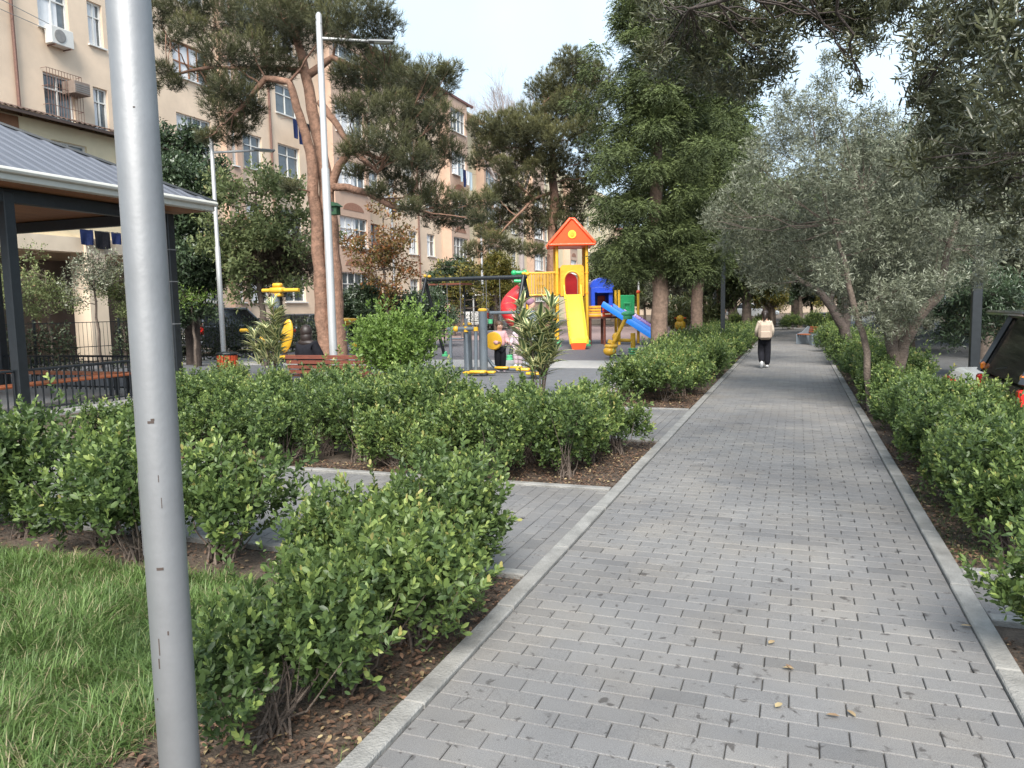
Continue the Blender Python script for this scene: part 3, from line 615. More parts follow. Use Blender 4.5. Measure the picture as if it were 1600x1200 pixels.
for x, y, r in [(245, 15, 34), (285, 5, 40), (262, 55, 24), (300, 45, 30), (335, 25, 44), (385, 20, 46), (430, 15, 50), (480, 10, 46), (530, 5, 44), (575, 15, 38), (600, 35, 30), (345, 80, 38), (390, 75, 44), (435, 60, 44), (475, 55, 40), (322, 118, 26), (352, 130, 32), (545, 55, 36), (590, 75, 38), (615, 95, 28), (250, 105, 24), (240, 125, 18), (270, 125, 18), (400, 120, 28), (440, 95, 32),
                (345, 165, 30), (375, 150, 30), (330, 150, 22), (355, 205, 28), (385, 190, 26), (325, 215, 20), (400, 165, 20), (560, 120, 36), (600, 130, 38), (640, 120, 34), (670, 115, 30), (690, 125, 26), (700, 105, 18), (655, 150, 32), (620, 170, 38), (580, 170, 34), (545, 165, 26), (690, 175, 26), (650, 195, 34), (610, 210, 34), (570, 212, 30), (680, 215, 30), (705, 235, 24), (640, 240, 32), (600, 250, 30), (665, 255, 28), (540, 230, 18), (560, 265, 20), (620, 285, 26), (655, 295, 28), (690, 305, 28), (725, 315, 24), (755, 315, 20), (640, 320, 20), (680, 335, 24), (715, 340, 22), (590, 295, 18), (745, 340, 14), (535, 120, 24), (520, 30, 36), (470, -40, 50), (400, -50, 50), (320, -50, 50), (540, -50, 46), (250, -50, 40), (455, 300-10, 16)]:
    Y_ = Yp+random.uniform(-1.3, 1.3); r_ = r/FPX*(Y_*1.12)
    pc.append((atY(x+random.uniform(-5, 5), y+random.uniform(-5, 5), Y_), (r_*1.2, r_*1.2, r_*.82)))
tree('pine_tree', 'big twin-trunked pine with reddish bark leaning over the bench, right behind the second lamp post', trA[0]*[1, 1, 0],
     [(trA, [.21, .19, .175, .165, .15, .13, .11, .08, .05]), (trB, [.17, .15, .135, .125, .11, .09, .075, .06, .045, .03]), (trC, [.10, .09, .08, .06, .04]), (trD, [.09, .08, .07, .05, .03]), (trE, [.08, .07, .05, .03]), (trF, [.09, .07, .05, .03]), (trG, [.07, .05, .04, .025])],
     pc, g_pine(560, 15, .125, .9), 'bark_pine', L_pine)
# second pine, behind the play tower
Y2 = 36.0
t2 = pxpath([(860, 535, 0), (862, 450, 0), (864, 380, 0), (866, 300, 0), (862, 230, .3), (850, 160, .6)], Y2); t2[0][2] = -.05
t2b = pxpath([(865, 300, 0), (835, 310, -.5), (800, 345, -1), (765, 385, -1.5)], Y2); t2c = pxpath([(862, 240, .3), (885, 200, .3), (905, 150, .2)], Y2)
pc = []
for x, y, r in [(755, 195, 24), (790, 190, 26), (825, 185, 30), (862, 180, 30), (895, 165, 34), (880, 125, 34), (905, 110, 28), (850, 140, 26), (920, 150, 30), (765, 225, 24), (800, 225, 26), (840, 220, 28), (880, 215, 30), (752, 250, 20), (785, 255, 16), (910, 200, 26), (930, 240, 24), (845, 265, 26), (885, 265, 28), (905, 290, 24), (820, 300, 22), (850, 320, 28), (800, 320, 20), (780, 345, 22), (825, 350, 26), (870, 345, 22), (775, 375, 20), (805, 385, 16), (745, 345, 14), (740, 390, 18), (900, 340, 16), (830, 245, 20), (780, 210, 26), (810, 205, 28), (845, 200, 26), (870, 150, 26), (935, 120, 26), (890, 90, 20), (810, 255, 22), (865, 245, 24), (795, 275, 18), (770, 300, 16), (925, 190, 26), (940, 270, 22), (835, 390, 16), (910, 310, 22), (880, 320, 20), (760, 360, 18), (790, 300, 20)]:
    Y_ = Y2+random.uniform(-2, 2); r_ = r/FPX*(Y_*1.06)
    pc.append((atY(x, y, Y_), (r_, r_, r_*.7)))
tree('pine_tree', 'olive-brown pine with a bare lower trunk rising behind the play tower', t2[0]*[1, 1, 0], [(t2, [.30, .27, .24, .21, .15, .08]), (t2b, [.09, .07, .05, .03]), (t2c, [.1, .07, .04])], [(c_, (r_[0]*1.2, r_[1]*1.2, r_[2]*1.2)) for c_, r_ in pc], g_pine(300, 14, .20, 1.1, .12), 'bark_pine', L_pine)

# spruces along the left of the path
def spruce(x, y, h, R, z0, label, seed, dens=520, step=.42, ln=.115, lean=0, group=None, tr=.2, parts=8):
    global rng; random.seed(seed); rng = np.random.default_rng(seed)
    cl = []; z = z0
    while z < h-.3:
        f = (z-z0)/(h-z0); Rz = R*(1-f**2.2)*(.45+.55*min(1, (z-z0+.5)/2.6)); k = parts
        a0 = random.uniform(0, 6.28)
        for i in range(k):
            a = a0+6.283*i/k+random.uniform(-.25, .25); RR = Rz*random.uniform(.55, 1.22); 
            for q, rr in ((.42, .40), (.75, .40), (1.0, .32)):
                if random.random() < .36: continue
                cl.append(((x+math.cos(a)*RR*q, y+math.sin(a)*RR*q, z+.18*RR*q-.30*RR*q*q+random.uniform(-.1, .1)), (rr*R/2.3, rr*R/2.3, rr*.62*R/2.3)))
        z += step*random.uniform(.85, 1.15)
    cl = [c for c in cl if not (y < 20 and c[0][0]-c[1][0] < x-1.62 and c[0][2] < 5.3)]
    pts = [(x, y, -.05), (x, y, z0), (x+lean, y, h*.6), (x+lean, y, h)]
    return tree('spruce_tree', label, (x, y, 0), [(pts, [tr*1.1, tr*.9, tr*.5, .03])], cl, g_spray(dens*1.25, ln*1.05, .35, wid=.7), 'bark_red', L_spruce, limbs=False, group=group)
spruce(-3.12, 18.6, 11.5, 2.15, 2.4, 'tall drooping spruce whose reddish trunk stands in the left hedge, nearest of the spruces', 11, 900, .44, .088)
spruce(-3.3, 27.5, 12.0, 2.3, 3.1, 'dark spruce standing behind the nearest one beside the black post', 12, 330, .5, .16)
spruce(-3.6, 38, 12, 2.6, 3.2, 'far spruce on the left of the path beyond the black post', 13, 220, .6, .22)
random.seed(5); rng = np.random.default_rng(5)

# olives on the right
def shootsolive(dens, leaf, L, tmpl, nl=11, tone=(.15, .8)):
    def g(C):
        out = []
        for c, r in C:
            n = int(dens*(r[0]*r[1]*r[2])**.667)+8
            u = rvec(n); q = rng.uniform(.05, 1.1, (n, 1))**.5; P = c+u*r*q
            d = nrm(u*.7+np.array([0, 0, .35])+rng.normal(size=(n, 3))*.55)
            out.append(shoots_to_leaves(P, d, nl, rng.uniform(.6, 1.3, n)*L, leaf, tmpl, tone[0], tone[1], .75, .2))
        return out
    return g
Yo = 12.3
tp = pxpath([(1400, 600, 0), (1396, 545, 0), (1388, 500, .0), (1370, 440, .1), (1362, 380, .2), (1350, 300, .3)], Yo); tp[0][2] = -.05
tq = pxpath([(1400, 590, 0), (1410, 540, 0), (1440, 490, -.1), (1468, 460, -.2), (1478, 400, -.2), (1500, 330, 0)], Yo)
tr_ = pxpath([(1362, 590, -.8), (1348, 520, -.8), (1330, 460, -.8), (1318, 400, -.7), (1300, 350, -.6)], Yo); tr_[0][2] = 0
cl = []
for x, y, r in [(1130, 330, 30), (1160, 300, 34), (1185, 340, 40), (1150, 370, 34), (1195, 385, 40), (1235, 350, 44), (1215, 290, 34), (1250, 300, 40), (1290, 330, 44), (1240, 400, 36), (1290, 380, 40), (1335, 350, 44), (1330, 400, 40), (1380, 380, 44), (1375, 430, 40), (1420, 400, 44), (1410, 450, 38), (1385, 475, 32), (1415, 490, 28), (1460, 370, 44), (1455, 420, 36), (1500, 350, 40), (1520, 390, 36), (1545, 340, 36), (1490, 300, 36), (1270, 250, 40), (1310, 280, 44), (1350, 300, 44), (1395, 320, 44), (1430, 340, 40), (1200, 230, 36), (1240, 210, 40), (1285, 205, 36), (1225, 180, 26), (1330, 230, 44), (1370, 250, 44), (1410, 270, 40), (1450, 290, 40), (1210, 430, 26), (1180, 420, 24), (1350, 455, 28), (1320, 440, 24), (1110, 345, 18), (1260, 165, 24), (1300, 170, 26), (1180, 255, 28), (1560, 380, 30), (1530, 430, 22), (1400, 220, 34), (1345, 190, 28), (1290, 130, 24), (1295, 90, 16), (1430, 230, 34), (1465, 250, 34), (1230, 150, 22), (1380, 180, 24), (1440, 190, 24), (1490, 240, 30), (1335, 470, 26), (1365, 490, 28), (1395, 450, 34), (1430, 460, 30), (1300, 425, 30), (1270, 440, 22), (1345, 430, 32), (1440, 500, 22), (1470, 440, 28), (1385, 510, 20)]:
    Y_ = Yo+random.uniform(-1.1, 1.4); r_ = r/FPX*Y_
    cl.append((atY(x, y, Y_), (r_*1.15, r_*1.3, r_)))
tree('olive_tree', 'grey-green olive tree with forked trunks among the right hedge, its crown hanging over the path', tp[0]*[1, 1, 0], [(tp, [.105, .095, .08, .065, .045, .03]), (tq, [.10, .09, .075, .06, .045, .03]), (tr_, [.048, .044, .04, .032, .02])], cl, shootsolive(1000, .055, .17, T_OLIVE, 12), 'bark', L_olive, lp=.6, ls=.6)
# farther dark-limbed olive leaning left
Y3 = 19.5
ta = pxpath([(1330, 535, 0), (1318, 510, 0), (1300, 480, 0), (1280, 455, 0), (1250, 438, -.1), (1225, 415, -.2)], Y3); ta[0][2] = -.05
tb = pxpath([(1322, 512, 0), (1322, 470, 0), (1325, 440, .1), (1330, 400, .2)], Y3); tb2 = pxpath([(1298, 470, 0), (1305, 445, 0), (1312, 420, 0)], Y3)
tree('olive_tree', 'dark-limbed olive leaning left over the path behind the nearer olive', ta[0]*[1, 1, 0], [(ta, [.13, .12, .10, .08, .06, .03]), (tb, [.09, .07, .05, .03]), (tb2, [.05, .04, .02])],
     [(atY(x, y, Y3+random.uniform(-1, 1.5)), (r/FPX*Y3,)*3) for x, y, r in [(1210, 400, 26), (1240, 385, 30), (1280, 390, 30), (1200, 430, 22), (1230, 440, 18), (1170, 400, 26), (1180, 440, 18), (1330, 400, 30), (1300, 360, 30), (1260, 350, 30), (1380, 420, 30), (1210, 350, 30), (1160, 360, 28), (1340, 350, 30)]], shootsolive(520, .08, .22, T_OLIVE, 9), 'bark_dark', L_olive, ls=.6)
# near olive overhanging from the right edge
tn = [np.array(p, float) for p in [(1.9, 2.3, -.05), (1.86, 2.4, .9), (1.75, 2.6, 1.7), (1.6, 3.1, 2.4), (1.35, 3.8, 2.9), (1.0, 4.6, 3.2)]]
tn2 = [np.array(p, float) for p in [(1.75, 2.6, 1.7), (1.9, 3.2, 2.2), (1.9, 3.9, 2.6), (1.7, 4.5, 3.0)]]
tn3 = [np.array(p, float) for p in [(1.35, 3.8, 2.9), (.7, 4.3, 3.25), (.0, 4.9, 3.4), (-.7, 5.4, 3.5)]]
cl = []
for x, y, r, d in [(1590, 40, 60, 3.0), (1600, 120, 60, 3.1), (1560, 110, 60, 3.5), (1590, 200, 60, 3.4), (1540, 190, 60, 4.0), (1500, 140, 56, 4.3), (1560, 260, 56, 4.0), (1510, 240, 50, 4.4), (1590, 320, 40, 4.0), (1540, 320, 30, 4.4), (1480, 200, 40, 4.6), (1530, 40, 60, 3.8), (1480, 60, 46, 4.5), (1460, 110, 40, 4.8), (1450, 20, 40, 4.8), (1400, 0, 44, 4.9), (1350, 20, 44, 5.2), (1300, -5, 44, 5.2), (1250, 20, 50, 5.3), (1200, 40, 50, 5.3), (1150, 20, 50, 5.4), (1100, 30, 48, 5.6), (1060, 20, 40, 5.8), (1040, 60, 26, 6.0), (1120, 80, 40, 5.6), (1170, 90, 40, 5.6), (1215, 100, 34, 5.4), (1130, 125, 28, 5.8), (1165, 140, 22, 5.8), (1330, 90, 22, 5.0), (1345, 130, 18, 5.0), (1240, -40, 60, 5.2), (1140, -40, 60, 5.4), (1350, -50, 50, 5.), (1450, -50, 50, 4.6), (1550, -40, 60, 3.6), (1500, 290, 26, 4.6), (1580, 370, 20, 4.2), (1340, 60, 24, 5.1), (1010, 20, 20, 6.1), (1430, 150, 20, 4.8), (1090, 100, 26, 5.8)]:
    r_ = r/FPX*d; cl.append((atD(x, y, d), (r_, r_, r_*.85)))
for _ in range(34):
    x, y, d = random.uniform(1000, 1290), random.uniform(-40, 150), random.uniform(5.2, 6.6)
    if y < 150-abs(x-1160)*.35: cl.append((atD(x, y, d), (.17, .17, .13)))
for _ in range(12):
    cl.append((atD(random.uniform(1290, 1440), random.uniform(-40, 70), random.uniform(5.0, 6.2)), (.16, .16, .13)))
for _ in range(26):
    x, y, d = random.uniform(1430, 1600), random.uniform(0, 330), random.uniform(3.6, 5.5); cl.append((atD(x, y, d), (.16, .16, .13)))
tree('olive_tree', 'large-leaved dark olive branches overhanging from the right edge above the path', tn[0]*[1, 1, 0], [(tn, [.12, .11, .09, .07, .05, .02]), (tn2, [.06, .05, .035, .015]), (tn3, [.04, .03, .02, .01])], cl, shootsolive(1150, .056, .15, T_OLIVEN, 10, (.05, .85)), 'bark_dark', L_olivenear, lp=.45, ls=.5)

# left evergreens and broadleaf trees
def simple_tree(name, label, x, y, cz, r, n, rr, gen, bark, lm, tr=.12, z0=None, group=None, flat=.8, shell=.6, seed=1):
    global rng; random.seed(seed); rng = np.random.default_rng(seed)
    cl = blob(x, y, cz, r[0], r[1], r[2], n, rr*.75, rr*1.2, flat, shell)
    cl = [c for c in cl if c[0][2]-c[1][2]*.5 > .05]
    return tree(name, label, (x, y, 0), [([(x, y, -.05), (x+.05, y, cz*.4), (x-.05, y+.05, cz), (x, y, cz+r[2]*.6)], [tr, tr*.85, tr*.5, .02])], cl, gen, bark, lm, group=group)
p = atD(282, 300, 22.5); simple_tree('magnolia_tree', 'dense dark green magnolia rising behind the roof corner of the gazebo', p[0], p[1], 4.4, (1.3, 1.3, 3.0), 70, .62, g_broad(330, .13, T_DIA, .1, 7, (.1, .8)), 'bark_dark', L_dark, .15, seed=21)
p = atD(300, 430, 22); simple_tree('evergreen_tree', 'low dark evergreen tree behind the third lamp post', p[0], p[1], 2.6, (1.1, 1.1, 1.4), 34, .55, g_broad(260, .12, T_DIA, .1, 7, (.15, .95)), 'bark_dark', L_dark, .12, seed=22)
p = atD(400, 320, 21.5); simple_tree('broadleaf_tree', 'airy pale green broadleaf tree behind the arm of the third lamp post', p[0], p[1], 3.9, (2.0, 1.5, 2.2), 64, .55, g_broad(105, .13, T_DIA, .0, 6, (.1, .95)), 'bark', L_pale, .1, seed=23)
p = atD(435, 400, 22.5); simple_tree('conifer_tree', 'brownish bushy pine low behind the left exercise machine', p[0], p[1], 3.2, (1.5, 1.2, 1.1), 34, .55, g_pine(120, 12, .16, 1.4), 'bark_dark', L_pinebrown, .1, seed=24)
p = atD(600, 385, 27); simple_tree('autumn_tree', 'thin tree with sparse red and yellow autumn leaves right of the pine trunks', p[0], p[1], 3.5, (1.7, 1.3, 2.0), 40, .5, g_broad(75, .13, T_DIA, .3, 5, (.0, 1.0)), 'bark', L_autumn, .07, seed=25)
p = atD(720, 430, 40); simple_tree('autumn_tree', 'small yellow-brown tree in front of the apartment block behind the swing', p[0], p[1], 2.8, (1.9, 1.3, 1.5), 22, .55, g_broad(36, .17, T_DIA, .3, 5, (.0, 1.0)), 'bark', L_yel, .09, seed=26)
for i, (px, Y_) in enumerate([(548, 24.0), (590, 25), (632, 26), (672, 27.5)]):
    p = atY(px, 480, Y_); simple_tree('laurel_bush', ['leftmost tall dark laurel bush of the row, just right of the pine trunks', 'second dark laurel bush of the row right of the pine trunks', 'third dark laurel bush of the row, under the autumn tree', 'rightmost dark laurel bush of the row, next to the swing leg'][i], p[0], p[1], 1.35, (1.1, 1.0, 1.1), 30, .55, g_broad(230, .12, T_DIA, .1, 6, (.1, .8)), 'bark_dark', L_dark, .06, group='dark laurel bushes behind the pine', seed=30+i)
for i, (px, Y_, h_, lm) in enumerate([(20, 15.3, 2.6, L_pale), (75, 16.6, 2.3, L_pale), (150, 16.5, 2.7, L_olive), (190, 17.5, 2.2, L_pale), (300, 17.2, 1.9, L_bright)]):
    p = atY(px, 480, Y_); simple_tree('thin_tree', ['thin pale leafy tree behind the gazebo at the left edge', 'sparse twiggy tree behind the near gazebo post', 'silver-leaved young tree behind the gazebo left of the near lamp post', 'sparse leafy tree hidden behind the near lamp post', 'small bright green tree behind the right gazebo post'][i], p[0], p[1], h_, (1.0, .8, 1.0) if i < 4 else (.5, .5, .4), 20 if i < 4 else 6, .42, g_broad(100, .08, T_DIA, .0, 6, (.2, .9)), 'bark', lm, .045, seed=40+i)

# deeper background trees: copies of three kinds
def bgproto(kind, seed):
    global rng; random.seed(seed); rng = np.random.default_rng(seed)
    r = empty('background_tree', (0, 0, 0), None, None)
    b = MB(); b.tube([(0, 0, -.1), (.05, 0, 1.5), (-.05, 0, 3.5), (0, 0, 6)], [.24, .2, .15, .05], 9)
    cl = blob(0, 0, 4.6, 2.2, 2.2, 2.4, 60, .6, 1.0, .75, .55)
    for c, q in cl[::4]: b.tube([(0, 0, min(3.2, c[2]*.6)), ((c[0])*.5, c[1]*.5, (c[2]+2)*.5), c], [.06, .04, .02], 5)
    b.build('trunk', M['bark'], r, smooth=True)
    C = [(np.array(c), np.array(q)) for c, q in cl]
    g, lm = {'d': (g_broad(70, .24, T_DIA, .1, 6, (.1, .8)), L_dark), 'o': (g_broad(70, .22, T_DIA, .1, 6, (.1, .9)), L_olive), 'y': (g_broad(60, .22, T_DIA, .2, 6, (.1, .95)), L_yel), 's': (g_spray(90, .26, .5), L_spruce)}[kind]
    leafobj('crown', g(C), lm, r); return r
BG = {k: bgproto(k, 60+i) for i, k in enumerate('doys')}
random.seed(9)
BL = {'d': 'dark green tree in the belt of trees around the far end of the park', 'o': 'grey-green tree in the belt of trees around the far end of the park', 'y': 'yellowing tree in the belt of trees around the far end of the park', 's': 'dark conifer in the belt of trees around the far end of the park'}
BGN = {'d': 'background dark green trees', 'o': 'background grey-green trees', 'y': 'background yellowing trees', 's': 'background conifers'}
for (x, y, k, s) in [(-4.5, 48, 's', 1.3), (-1.5, 52, 'd', 1.3), (2.5, 50, 's', 1.25), (1.6, 29, 'o', .75), (2.0, 37, 'd', .9), (5.5, 44, 'd', 1.1), (9.0, 36, 'y', .8), (9.2, 28, 'y', .62), (9.5, 22, 'd', .75), (10.5, 31, 'o', .9), (12, 26, 'd', 1.0), (12.5, 40, 'd', 1.2), (7.5, 52, 'o', 1.3), (13.5, 20, 'o', 1.0), (-8, 58, 'o', 1.3), (-13, 62, 'd', 1.0), (-6.2, 44, 'o', .8), (-17.6, 38, 'd', .62), (-17.8, 45, 'y', .7), (-11.5, 52, 's', .9), (0, 62, 's', 1.6), (6, 64, 's', 1.6), (12, 56, 'd', 1.5), (-5, 66, 'd', 1.5), (9, 46, 'o', 1.1), (-16, 70, 'o', 1.0), (16, 30, 'd', 1.2), (-1.2, 42.6, 'y', .45), (4.2, 33, 'd', .55), (3.4, 30, 'o', 1.05), (5.5, 27, 'o', 1.0), (7.5, 33, 'o', 1.3), (10, 40, 's', 1.5), (6, 58, 'd', 1.9), (-2, 34, 's', .95), (-3.4, 47, 'd', .6), (-1.8, 48, 'o', .62), (.2, 47, 'd', .6), (1.8, 46, 'y', .5), (3.2, 45, 'd', .6), (-5.5, 50, 'd', .62), (5, 41, 'd', .62)]+[(x_, 56+(x_*7) % 5, 'dods'[x_ % 4], .5) for x_ in range(-14, 12, 3)]:
    put(BG[k], x, y, -.3 if x > 2 else 0, s, None, BL[k], BGN[k], 'tree')
# tall bare tree far behind
def bare(b, p, d, L, r, lvl):
    q = p+d*L; b.tube([p, (p+q)/2+np.array([random.gauss(0, .03)*L]*3), q], [r, r*.85, r*.7], 4 if lvl < 3 else 6, cap=False)
    if lvl == 0: return
    for _ in range(3 if lvl > 1 else 4):
        nd = nrm((d+rvec(1)[0]*.55+np.array([0, 0, .12]))[None])[0]; bare(b, q-d*L*random.uniform(0, .4), nd, L*random.uniform(.6, .8), r*.55, lvl-1)
pb = atD(815, 420, 62); root = empty('bare_tree', (pb[0], pb[1], 0), 'tall leafless tree with fine grey twigs against the sky behind the apartment block', 'tree')
b = MB(); b.tube([(0, 0, 0), (0, 0, 9)], [.3, .2], 8)
for k in range(5): bare(b, np.array([0, 0, 8.+k*.5]), nrm(np.array([[random.gauss(0, .45), random.gauss(0, .45), 1]]))[0], 4.2, .13, 5)
b.build('trunk', mat('grey_twig', (.30, .26, .25), .9), root)
# variegated oleanders
def rosette_plant(name, label, x, y, h, w, nst, seed, ln=.26, group=None):
    global rng; random.seed(seed); rng = np.random.default_rng(seed)
    root = empty(name, (x, y, 0), label, 'plant', group); b = MB(); tips = []; dirs = []
    for i in range(nst):
        a = random.uniform(0, 6.28); q = random.uniform(.1, 1)**.6*w/2; hh = h*random.uniform(.5, 1)*(1-.25*q/(w/2))
        e = np.array([math.cos(a)*q, math.sin(a)*q, hh]); b.tube([(math.cos(a)*.05, math.sin(a)*.05, 0), (e[0]*.5, e[1]*.5, hh*.5), e], [.014, .011, .007], 6)
        for t in (1, .85, .68, .5):
            if hh*t < .3: continue
            tips.append(e*np.array([.5+.5*t, .5+.5*t, t])+rng.normal(size=3)*.02); dirs.append(nrm(np.array([[e[0]*.5, e[1]*.5, .8]]))[0])
    b.build('stem', M['bark'], root, smooth=True); tips = np.array(tips); dirs = np.array(dirs); n = len(tips); nl = 13
    a = rng.uniform(0, 6.28, (n, nl)); O = nrm(np.cross(dirs, rvec(n))); Q = np.cross(dirs, O)
    sp = rng.uniform(.3, 1.8, (n, nl, 1))*1.25; D = dirs[:, None]+(O[:, None]*np.cos(a)[..., None]+Q[:, None]*np.sin(a)[..., None])*sp
    P = tips[:, None]-dirs[:, None]*rng.uniform(0, .07, (n, nl, 1)); N = nrm(np.cross(D, np.cross(np.array([0, 0, 1.]), D))+1e-4)
    leafobj('foliage', [leaves(P.reshape(-1, 3), D.reshape(-1, 3), (ln*rng.uniform(.6, 1.15, (n, nl))).reshape(-1), rng.uniform(.1, .9, n*nl), T_STRAP, N=N.reshape(-1, 3), wid=1.8)], L_varieg, root, edge=True)
    return root
p = atY(843, 600, 11.6); rosette_plant('oleander', 'tall variegated oleander with cream-edged leaves in front of the play tower', p[0], p[1], 1.85, 1.0, 9, 51, .37)
p = atY(425, 560, 12.9); rosette_plant('oleander', 'variegated oleander in front of the left exercise machine', p[0], p[1], 1.9, .95, 7, 52, .36)
p = atY(1065, 520, 34); rosette_plant('oleander', 'yellow variegated oleander behind the spruce trunk', p[0], p[1], 2.2, 2.0, 26, 53, .38)
p = atY(1098, 520, 35); rosette_plant('oleander', 'yellow variegated oleander beside the white post', p[0], p[1], 2.2, 1.8, 26, 54, .38)
p = atY(1435, 520, 16.5)
simple_tree('oleander_bush', 'dark long-leaved oleander bush behind the sedan, left of the black post', 3.9, 20.5, 1.3, (1.2, 1.1, 1.3), 26, .5, shootsolive(300, .12, .25, T_OLIVE, 8), 'bark_dark', L_dark, .06, seed=55)
random.seed(8); rng = np.random.default_rng(8)

# ------------------------------------------------------------------ lamp posts
def lamp_post(x, y, h, label, arm_az, r=.057, step=None, arm=True, matn='galv', arm_up=.03, name='street_lamp', arm_drop=.6, collar=.35):
    root = empty(name, (x, y, 0), label, 'lamp post')
    b = MB(); zs = step or h*.5
    b.lathe([(r*1.02, -.05), (r*1.02, zs), (r*.80, zs+.03), (r*.78, h-.02), (r*.6, h+.02), (r*.25, h+.045)], 24); b.build('pole', M[matn], root, smooth=True)
    b = MB(); b.lathe([(r*1.6, 0), (r*1.6, .02), (r*1.1, .03), (r*1.1, collar), (r*1.03, collar+.01)], 20); b.build('collar', M[matn], root, smooth=True)
    if arm:
        d = np.array([math.sin(arm_az), math.cos(arm_az), 0]); b = MB(); z = h-arm_drop
        b.tube([d*r*.5+[0, 0, z], d*.9+[0, 0, z+arm_up*.9]], .028, 10); b.build('arm', M[matn], root, smooth=True)
        b = MB(); b.box(tuple(d*1.12+np.array([0, 0, z+arm_up*1.1])), (.17, .46, .045), -arm_az, bev=.012); hd = b.build('lamp_head', M['galv'], root)
        b = MB(); b.box(tuple(d*1.15+np.array([0, 0, z+arm_up*1.1-.026])), (.12, .3, .008), -arm_az); b.build('lens', M['plate'], hd)
    return root
# the near one: strongly weathered pole
pn = atD(241, 600, 2.16)
near = lamp_post(pn[0], pn[1], 6.8, 'thick silver lamp post standing on the lawn in the left foreground', math.radians(200), .0555, 5.2, collar=.08)
b = MB()
def arcplate(b, r, az0, az1, z0, z1, th=.0015, n=6):
    V = []; 
    for i in range(n+1):
        a = az0+(az1-az0)*i/n
        for rr in (r, r+th):
            for z in (z0, z1): V.append((rr*math.cos(a), rr*math.sin(a), z))
    Fs = []
    for i in range(n):
        o = i*4; q = o+4; Fs += [(o+2, q+2, q+3, o+3), (o, o+1, q+1, q), (o, q, q+2, o+2), (o+1, o+3, q+3, q+1)]
    b.add(V, Fs+[(0, 2, 3, 1), (n*4, n*4+1, n*4+3, n*4+2)])
arcplate(b, (.0568), math.radians(178), math.radians(222), .86, 1.10, .002)
b.build('access_cover', M['galv'], near, smooth=False)
b = MB(); arcplate(b, (.0568), math.radians(223), math.radians(225), .86, 1.10, .0006); arcplate(b, (.0568), math.radians(178), math.radians(225), .857, .860, .0006)
b.build('cover_gap', M['black'], near)
_scr = mat('dark_scratch', (.07, .05, .042), .8)
for az, z, l, h_ in [(-60, 1.25, .018, .007), (-55, 1.257, .010, .006), (-50, 1.09, .002, .02), (-46, 1.02, .002, .03), (-62, .83, .02, .008), (-52, .64, .004, .012), (-80, .60, .003, .05), (-84, .55, .004, .03), (-100, .44, .004, .006), (-48, 2.1, .006, .003)]:
    b = MB(); a = math.radians(az); da = l/.06/2; arcplate(b, .0567, a-da, a+da, z-h_/2, z+h_/2, .0006, 3); b.build('scratch', _scr, near)
lamp_post(-8.39, 12.6, 7.0, 'tall pale lamp post behind the bench, in front of the twin-trunked pine', math.radians(60), .075, 4.2, matn='paint_w', arm_up=-.02, arm_drop=.42)
_p3 = atY(350, 560, 13.9)
lamp_post(_p3[0], 13.9, 5.42, 'pale lamp post beside the gazebo roof corner and the litter bin', math.radians(42), .055, 3.0, matn='paint_w', arm_up=.12, arm_drop=.35)
p = gnd(618, 542); p = atY(618, 500, 27.5); lamp_post(p[0], p[1], 5.4, 'thin grey post behind the round shrub', 0, .055, 3, arm=False, matn='galv')
p = atY(755, 500, 40); lamp_post(p[0], p[1], 6.0, 'distant pale lamp post above the swing with its arm pointing right', math.radians(95), .075, 3.5, matn='paint_w', arm_up=.25)
p = atY(1116, 500, 37); lamp_post(p[0], p[1], 5.5, 'white post just left of the black post beside the path', 0, .09, 3, arm=False, matn='paint_w')
p = atY(998, 480, 45); lamp_post(p[0], p[1], 5.5, 'thin white post beyond the blue slide', 0, .06, 3, arm=False, matn='paint_w')
p = atY(740, 480, 44); lamp_post(p[0], p[1], 4.8, 'thin white post behind the swing left of the distant lamp', 0, .05, 3, arm=False, matn='paint_w')
def black_post(px, Y_, h, label, z=0):
    p = atY(px, 540, Y_); root = empty('black_post', (p[0], p[1], z), label, 'post'); b = MB(); b.box((0, 0, h/2), (.13, .13, h), 0, bev=.012); b.build('shaft', M['black'], root)
    b = MB(); b.box((0, 0, .02), (.24, .24, .02), 0, bev=.004); b.box((0, 0, h+.12), (.16, .16, .22), 0, bev=.02); b.build('cap', M['black'], root)
black_post(1129, 24.5, 3.9, 'square black post in the left hedge beside the path')
p = atY(1523, 540, 17.0); root = empty('black_post', (p[0], p[1], -.4), 'tall black post behind the parked white sedan', 'post'); b = MB(); b.box((0, 0, 2.3), (.17, .17, 4.6), 0, bev=.012); b.build('shaft', M['black'], root)
b = MB(); b.box((-.35, 0, 3.95), (.9, .12, .10), 0, bev=.02); b.build('arm', M['galv'], root)

# ------------------------------------------------------------------ gazebo
gz = empty('gazebo', (-14.35, 8.3, 0), 'gazebo with a grey ribbed hip roof, pale fascia and black posts at the left', 'gazebo')
hx = 3.75
b = MB(); b.box((0, 0, -.03), (7.0, 7.0, .14), bev=.02); b.build('floor_slab', M['strip'], gz)
for (sx, sy) in [(1, 1), (1, 0), (1, -1), (-.505, 1), (-.505, -1), (-1, 1), (-1, 0), (-1, -1)]:
    b = MB(); b.box((sx*3.17, sy*3.17, 1.72), (.17, .17, 3.40), bev=.012); b.build('post', M['black'], gz)
for i in range(4):
    b = MB(); a = i*PI/2; b.m = Matrix.Rotation(a, 4, 'Z'); b.box((3.17, 0, 3.36), (.14, 6.1, .2), bev=.01); b.build('beam', M['black'], gz)
b = MB(); b.box((0, 0, 3.49), (7.3, 7.3, .03)); b.build('ceiling', M['ceil_wood'], gz)
